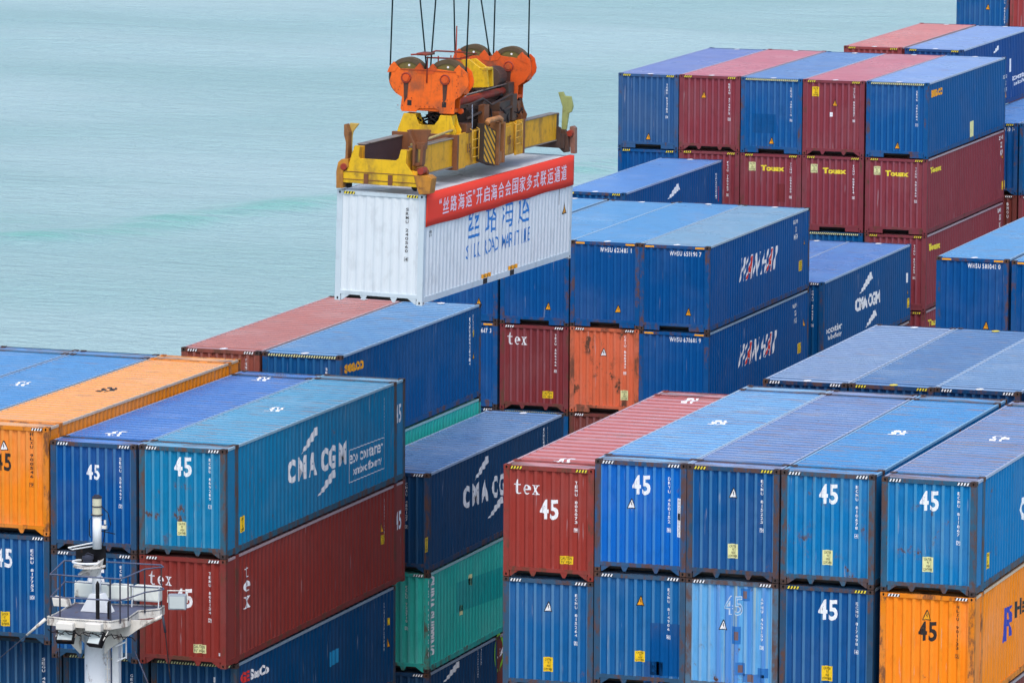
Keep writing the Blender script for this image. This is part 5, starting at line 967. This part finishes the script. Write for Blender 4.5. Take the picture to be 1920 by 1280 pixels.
for x0, y, z0_, x1, z1_, lb in rl: tag(rp(x0, y, z0_, x1, z1_), lb, 'rope', 'hoist ropes of the crane')

# ------------------------------------------------------------ foremast with platform
WH = paint((226,232,236), 'frame', .10, 2., .5); WHR = paint((224,222,214), 'frame', .55, 4., .55); GR = paint((96,104,128), 'frame', .3, 1.); DG = paint((60,64,78), 'frame', .2, 1.)
FM = empty('foremast', (0,-3,-14.7), 'white ship mast with railed platform, floodlights and lantern, lower left foreground', 'mast')
FM_o = Vector((0,-3,-14.7))
def mp_(name, m, mat, par=None, smooth=False, bev=0.):
    me = m.mesh(name, smooth); me.transform(Matrix.Translation(-FM_o)); o = part(name, me, mat, par or FM)
    if bev: b = o.modifiers.new('b', 'BEVEL'); b.width = bev; b.segments = 2; b.limit_method = 'ANGLE'
    return o
cx, cy = .08, -3.0
x0, x1 = G['mast']['col'][0][0], G['mast']['col'][1][0]; cx = (x0+x1)/2
m = MB(); m.cyl((cx,cy,-14.7), (x1-x0)/2, 10.2, 'z', 32); mp_('column', m, WH, smooth=True)
m = MB(); m.box(G['mast']['col'][2][0], G['mast']['col'][3][0], cy-.05, cy+.14, -14.7, -4.3); mp_('cable_trunk', m, WH, bev=.01)
m = MB(); xl = x1+.03
for x in (x1+.05,): m.tube([(x,cy-.3,-14.7),(x,cy-.3,-4.6)], .018, 6)
for i in range(34): z = -14.6+i*.29; m.tube([(x1-.02,cy-.28,z),(x1+.12,cy-.28,z)], .012, 6)
mp_('ladder', m, WHR)
m = MB(); hx = G['mast']['col'][3][0]
for z in (-5.1,-4.7): m.tube([(hx,cy,z),(hx+.2,cy-.05,z+.06),(hx+.26,cy-.2,z+.1),(hx+.05,cy-.35,z)], .02, 6)
for dx in (.12,.24): m.tube([(hx+dx,cy-.1,-5.05),(hx+dx,cy-.1,-4.2)], .02, 6)
mp_('ladder_hoop', m, WH)
dk = P2(G['deck']); m = MB(); m.prism(dk, -3.93, -3.90, 'z'); mp_('platform_deck', m, GR)
m = MB(); n = len(dk)
for i in range(n):
    a, b = Vector(dk[i]), Vector(dk[(i+1) % n]); d = (b-a).normalized(); nn = Vector((d.y, -d.x))*.02
    m.face([(a.x,a.y,-4.10),(b.x,b.y,-4.10),(b.x,b.y,-3.87),(a.x,a.y,-3.87)]); a2, b2 = a-nn, b-nn
    m.face([(a2.x,a2.y,-4.10),(b2.x,b2.y,-4.10),(b2.x,b2.y,-3.87),(a2.x,a2.y,-3.87)]); m.face([(a.x,a.y,-3.87),(b.x,b.y,-3.87),(b2.x,b2.y,-3.87),(a2.x,a2.y,-3.87)])
mp_('platform_coaming', m, WHR)
# brackets under the platform
m = MB(); m.prism([(x0+.02,-4.95),(x0-.02,-4.95),(x0-.55,-4.45),(x0-.80,-4.10),(x0+.02,-4.10)], cy-.35, cy-.30, 'y'); m.prism([(x0+.02,-4.95),(x0-.02,-4.95),(x0-.55,-4.45),(x0-.75,-4.10),(x0+.02,-4.10)], cy+.30, cy+.35, 'y')
m.prism([(x1-.02,-4.95),(x1+.1,-4.80),(x1+.95,-4.20),(x1+1.3,-3.95),(x1-.02,-4.05)], cy-.32, cy-.27, 'y'); m.box(x0+.02, x1-.02, cy-.9, cy-.3, -4.35, -4.10)
m.tube([(x1+.2,cy-.2,-4.55),(x1+1.35,cy+.3,-3.95)], .05, 8); mp_('bracket', m, WHR)
# railing
r1, r2 = P2(G['rail']), P2(G['rail2'])
m = MB(); m.tube([(a,b,-2.8) for a, b in r1], .021, 8, closed=True); mp_('railing_top', m, GR, smooth=True)
m = MB(); m.tube([(a,b,-3.35) for a, b in r2], .019, 8, closed=True); mp_('railing_middle', m, GR, smooth=True)
for (a, b) in (r1[0], r1[1], r1[3], r1[5], r1[6], r1[7]): m = MB(); m.tube([(a,b,-2.8),(a,b,-3.95)], .021, 8); mp_('railing_post', m, DG)
a, b = Vector(r1[7]), Vector(r1[0])
for t_ in (.14, .86): q = a.lerp(b, t_); m = MB(); m.tube([(q.x,q.y,-2.8),(q.x,q.y,-3.95)], .024, 8); mp_('railing_post', m, DG)
# upper mast
m = MB(); m.prism([(cx-.42,-3.89),(cx+.42,-3.89),(cx+.16,-3.42),(cx-.15,-3.42)], cy-.16, cy+.16, 'y'); mp_('mast_foot', m, WH, bev=.01)
m = MB(); m.tube([(cx-.02,cy,-3.45),(cx-.02,cy,-2.75)], .115, 20); m.tube([(cx+.0,cy,-2.25),(cx+.0,cy,-1.38)], .118, 20); mp_('upper_mast', m, WH, smooth=True)
m = MB(); m.tube([(cx-.02,cy,-2.96),(cx-.16,cy-.05,-2.72)], [.12,.40], 20); m.cyl((cx-.20,cy-.05,-2.72), .42, .035, 'z', 28); mp_('radar_shelf', m, WHR)
m = MB(); m.tube([(cx-.26+.36*math.cos(t_*PI/12), cy-.1+.30*math.sin(t_*PI/12), -2.60) for t_ in range(24)], .03, 8, closed=True); mp_('shelf_ring', m, WH, smooth=True)
m = MB(); m.box(-.56, .27, cy+.10, cy+.13, -2.80, -2.19); mp_('screen_plate', m, BLK)
m = MB(); m.cyl((cx-.22,cy-.10,-2.67), .17, .05, 'z', 20); m.cyl((cx-.22,cy-.10,-2.62), .12, .10, 'z', 20); m.cyl((cx-.22,cy-.10,-2.52), .15, .07, 'z', 20); m.cyl((cx-.22,cy-.10,-2.45), .13, .04, 'z', 20, .05); m.tube([(cx-.32,cy-.05,-2.42),(cx-.22,cy-.10,-2.36),(cx-.08,cy-.05,-2.42)], .012, 6); mp_('navigation_light', m, DG)
m = MB(); m.tube([(cx-.1,cy,-2.1),(cx-.68,cy-.3,-2.22),(cx-.66,cy-.1,-2.3),(cx-.1,cy+.1,-2.2)], .02, 6); mp_('light_bracket', m, WH)
# all-round lantern at the top
m = MB(); m.cyl((cx,cy,-1.38), .155, .03, 'z', 24); m.cyl((cx,cy,-1.16), .135, .03, 'z', 24); m.cyl((cx,cy,-.93), .13, .03, 'z', 24); m.cyl((cx,cy,-.90), .10, .02, 'z', 24); m.tube([(cx-.09,cy,-.90),(cx-.06,cy,-.85),(cx+.06,cy,-.85),(cx+.09,cy,-.90)], .012, 6); lt = mp_('lantern', m, DG)
for z in (-1.35, -1.13):
    m = MB(); m.cyl((cx,cy,z), .12, .19, 'z', 24); mp_('lens', m, flat((205,205,180), .2, .1), lt, smooth=False)
m = MB(); m.tube([(cx+.13,cy,-1.15),(cx+.3,cy,-1.3),(cx+.38,cy,-1.6),(cx+.3,cy,-1.75),(cx+.2,cy,-1.75)], .012, 6); m.tube([(cx+.13,cy,-1.5),(cx+.22,cy,-1.52),(cx+.2,cy,-1.9),(cx+.14,cy,-2.2)], .012, 6); m.tube([(cx+.12,cy,-1.78),(cx+.5,cy,-1.84)], .014, 6); m.tube([(cx-.13,cy-.1,-1.45),(cx-.17,cy-.1,-1.5),(cx-.17,cy-.1,-1.9),(cx-.13,cy-.1,-1.95)], .014, 6); mp_('cable', m, BLK)
m = MB(); m.box(cx+.14, cx+.26, cy-.04, cy+.04, -1.72, -1.64); m.cyl((cx+.22,cy,-1.6), .03, .1, 'z', 10); mp_('sensor', m, WHR)
# white equipment boxes standing at the back rail
for xa, xb, yy in ((-.95,.02,-2.0), (.05,.62,-2.0), (.68,1.42,-1.95)):
    m = MB(); m.box(xa, xb, yy-.15, yy+.12, -3.74, -3.33); o = mp_('floodlight_back', m, paint((225,232,225), 'frame', .1, 6.), bev=.05)
m = MB()
for x in (-.95,.66,1.40): m.tube([(x,-2.1,-3.9),(x+.03,-2.1,-3.3)], .016, 6)
mp_('lamp_stand', m, WH)
m = MB(); m.prism([(-1.25,-3.62),(-.85,-3.68),(-.80,-3.86),(-1.2,-3.86)], -2.9, -2.6, 'y'); mp_('junction_box', m, WHR, bev=.02)
for x, y, h in ((.47,-3.9,.9), (.75,-3.8,.30), (.62,-3.5,.35)):
    m = MB(); m.cyl((x,y,-3.9), .05, h, 'z', 12); m.cyl((x,y,-3.9+h), .05, .08, 'z', 12, .015); mp_('horn_post', m, BLK)
# floodlights
glass = NT('lamp_glass'); glass.b.inputs['Base Color'].default_value = (.55,.62,.62,1); glass.b.inputs['Roughness'].default_value = .12
def flood(x, y, z, pit, yaw, w=.46, h=.34, d=.16, housing=BLK):
    T = Matrix.Translation((x,y,z)) @ Euler((R(pit),0,R(yaw))).to_matrix().to_4x4()
    m = MB(); m.box(-w/2,w/2,-.02,d,-h/2,h/2); m.box(-w*.3,w*.3,d,d+.08,-h*.25,h*.25); me = m.mesh('floodlight'); me.transform(Matrix.Translation(-FM_o) @ T); f = part('floodlight', me, housing, FM); b = f.modifiers.new('b','BEVEL'); b.width = .02; b.segments = 2
    m = MB(); m.box(-w*.42,w*.42,-.032,-.021,-h*.40,h*.40); me = m.mesh('lamp_glass'); me.transform(Matrix.Translation(-FM_o) @ T); part('lamp_glass', me, glass.m, f)
    m = MB(); m.tube([(-w/2-.02,.05,-.02),(-w/2-.03,.1,h*.7),(w/2+.03,.1,h*.7),(w/2+.02,.05,-.02)], .018, 6); me = m.mesh('lamp_yoke'); me.transform(Matrix.Translation(-FM_o) @ T); part('lamp_yoke', me, WHR, f)
L_ = G['mast']['lamps']
flood(L_[0][0]-.02, -4.25, L_[0][1]-.26, -38, 8); flood(L_[1][0]+.02, -4.3, L_[1][1]-.30, -34, -14, .42, .40); flood(L_[2][0]+.02, -3.5, L_[2][1]-.1, 4, 16, .46, .40, .14, paint((150,160,170), 'frame', .1, 7.))
m = MB(); m.box(L_[0][0]-.22, L_[0][0]+.25, -4.42, -4.2, L_[0][1]-.10, L_[0][1]+.10); m.box(L_[1][0]-.22, L_[1][0]+.22, -4.42, -4.2, L_[1][1]-.12, L_[1][1]+.10); mp_('ballast_box', m, WHR, bev=.03)
m = MB(); rnd = random.Random(11)
for i in range(9):
    x = -.7+i*.25; p = [(x+j*.11, -4.42+rnd.uniform(-.05,.05), -4.15-abs(math.sin(j*1.3))*rnd.uniform(.02,.16)) for j in range(5)]; m.tube(p, .014, 5)
mp_('cabling', m, BLK)
def stay(pts, y, r, mat):
    m = MB(); m.tube([(a,y,b) for a, b in pts], r, 6); mp_('stay_wire', m, mat, smooth=True)
stay(G['mast']['stay1'][:2], -4.3, [.05,.03], WHR); stay(G['mast']['stay1'][1:]+[[-3.4,-7.6]], -4.3, .013, DG)
s2 = G['mast']['stay2']; stay([s2[0], s2[1]], -3.4, .032, DG); stay([s2[1], s2[2], [s2[2][0]+.3, -9.]], -3.4, .014, BLK)
s3 = G['mast']['stay3']; stay([s3[0], s3[1], [s3[1][0]+1.2, -9.]], -2., .018, GR)
s4 = G['mast']['stay4']; stay([[s4[0][0], -4.4], s4[1], [s4[1][0], -9.]], -3.6, .010, BLK)
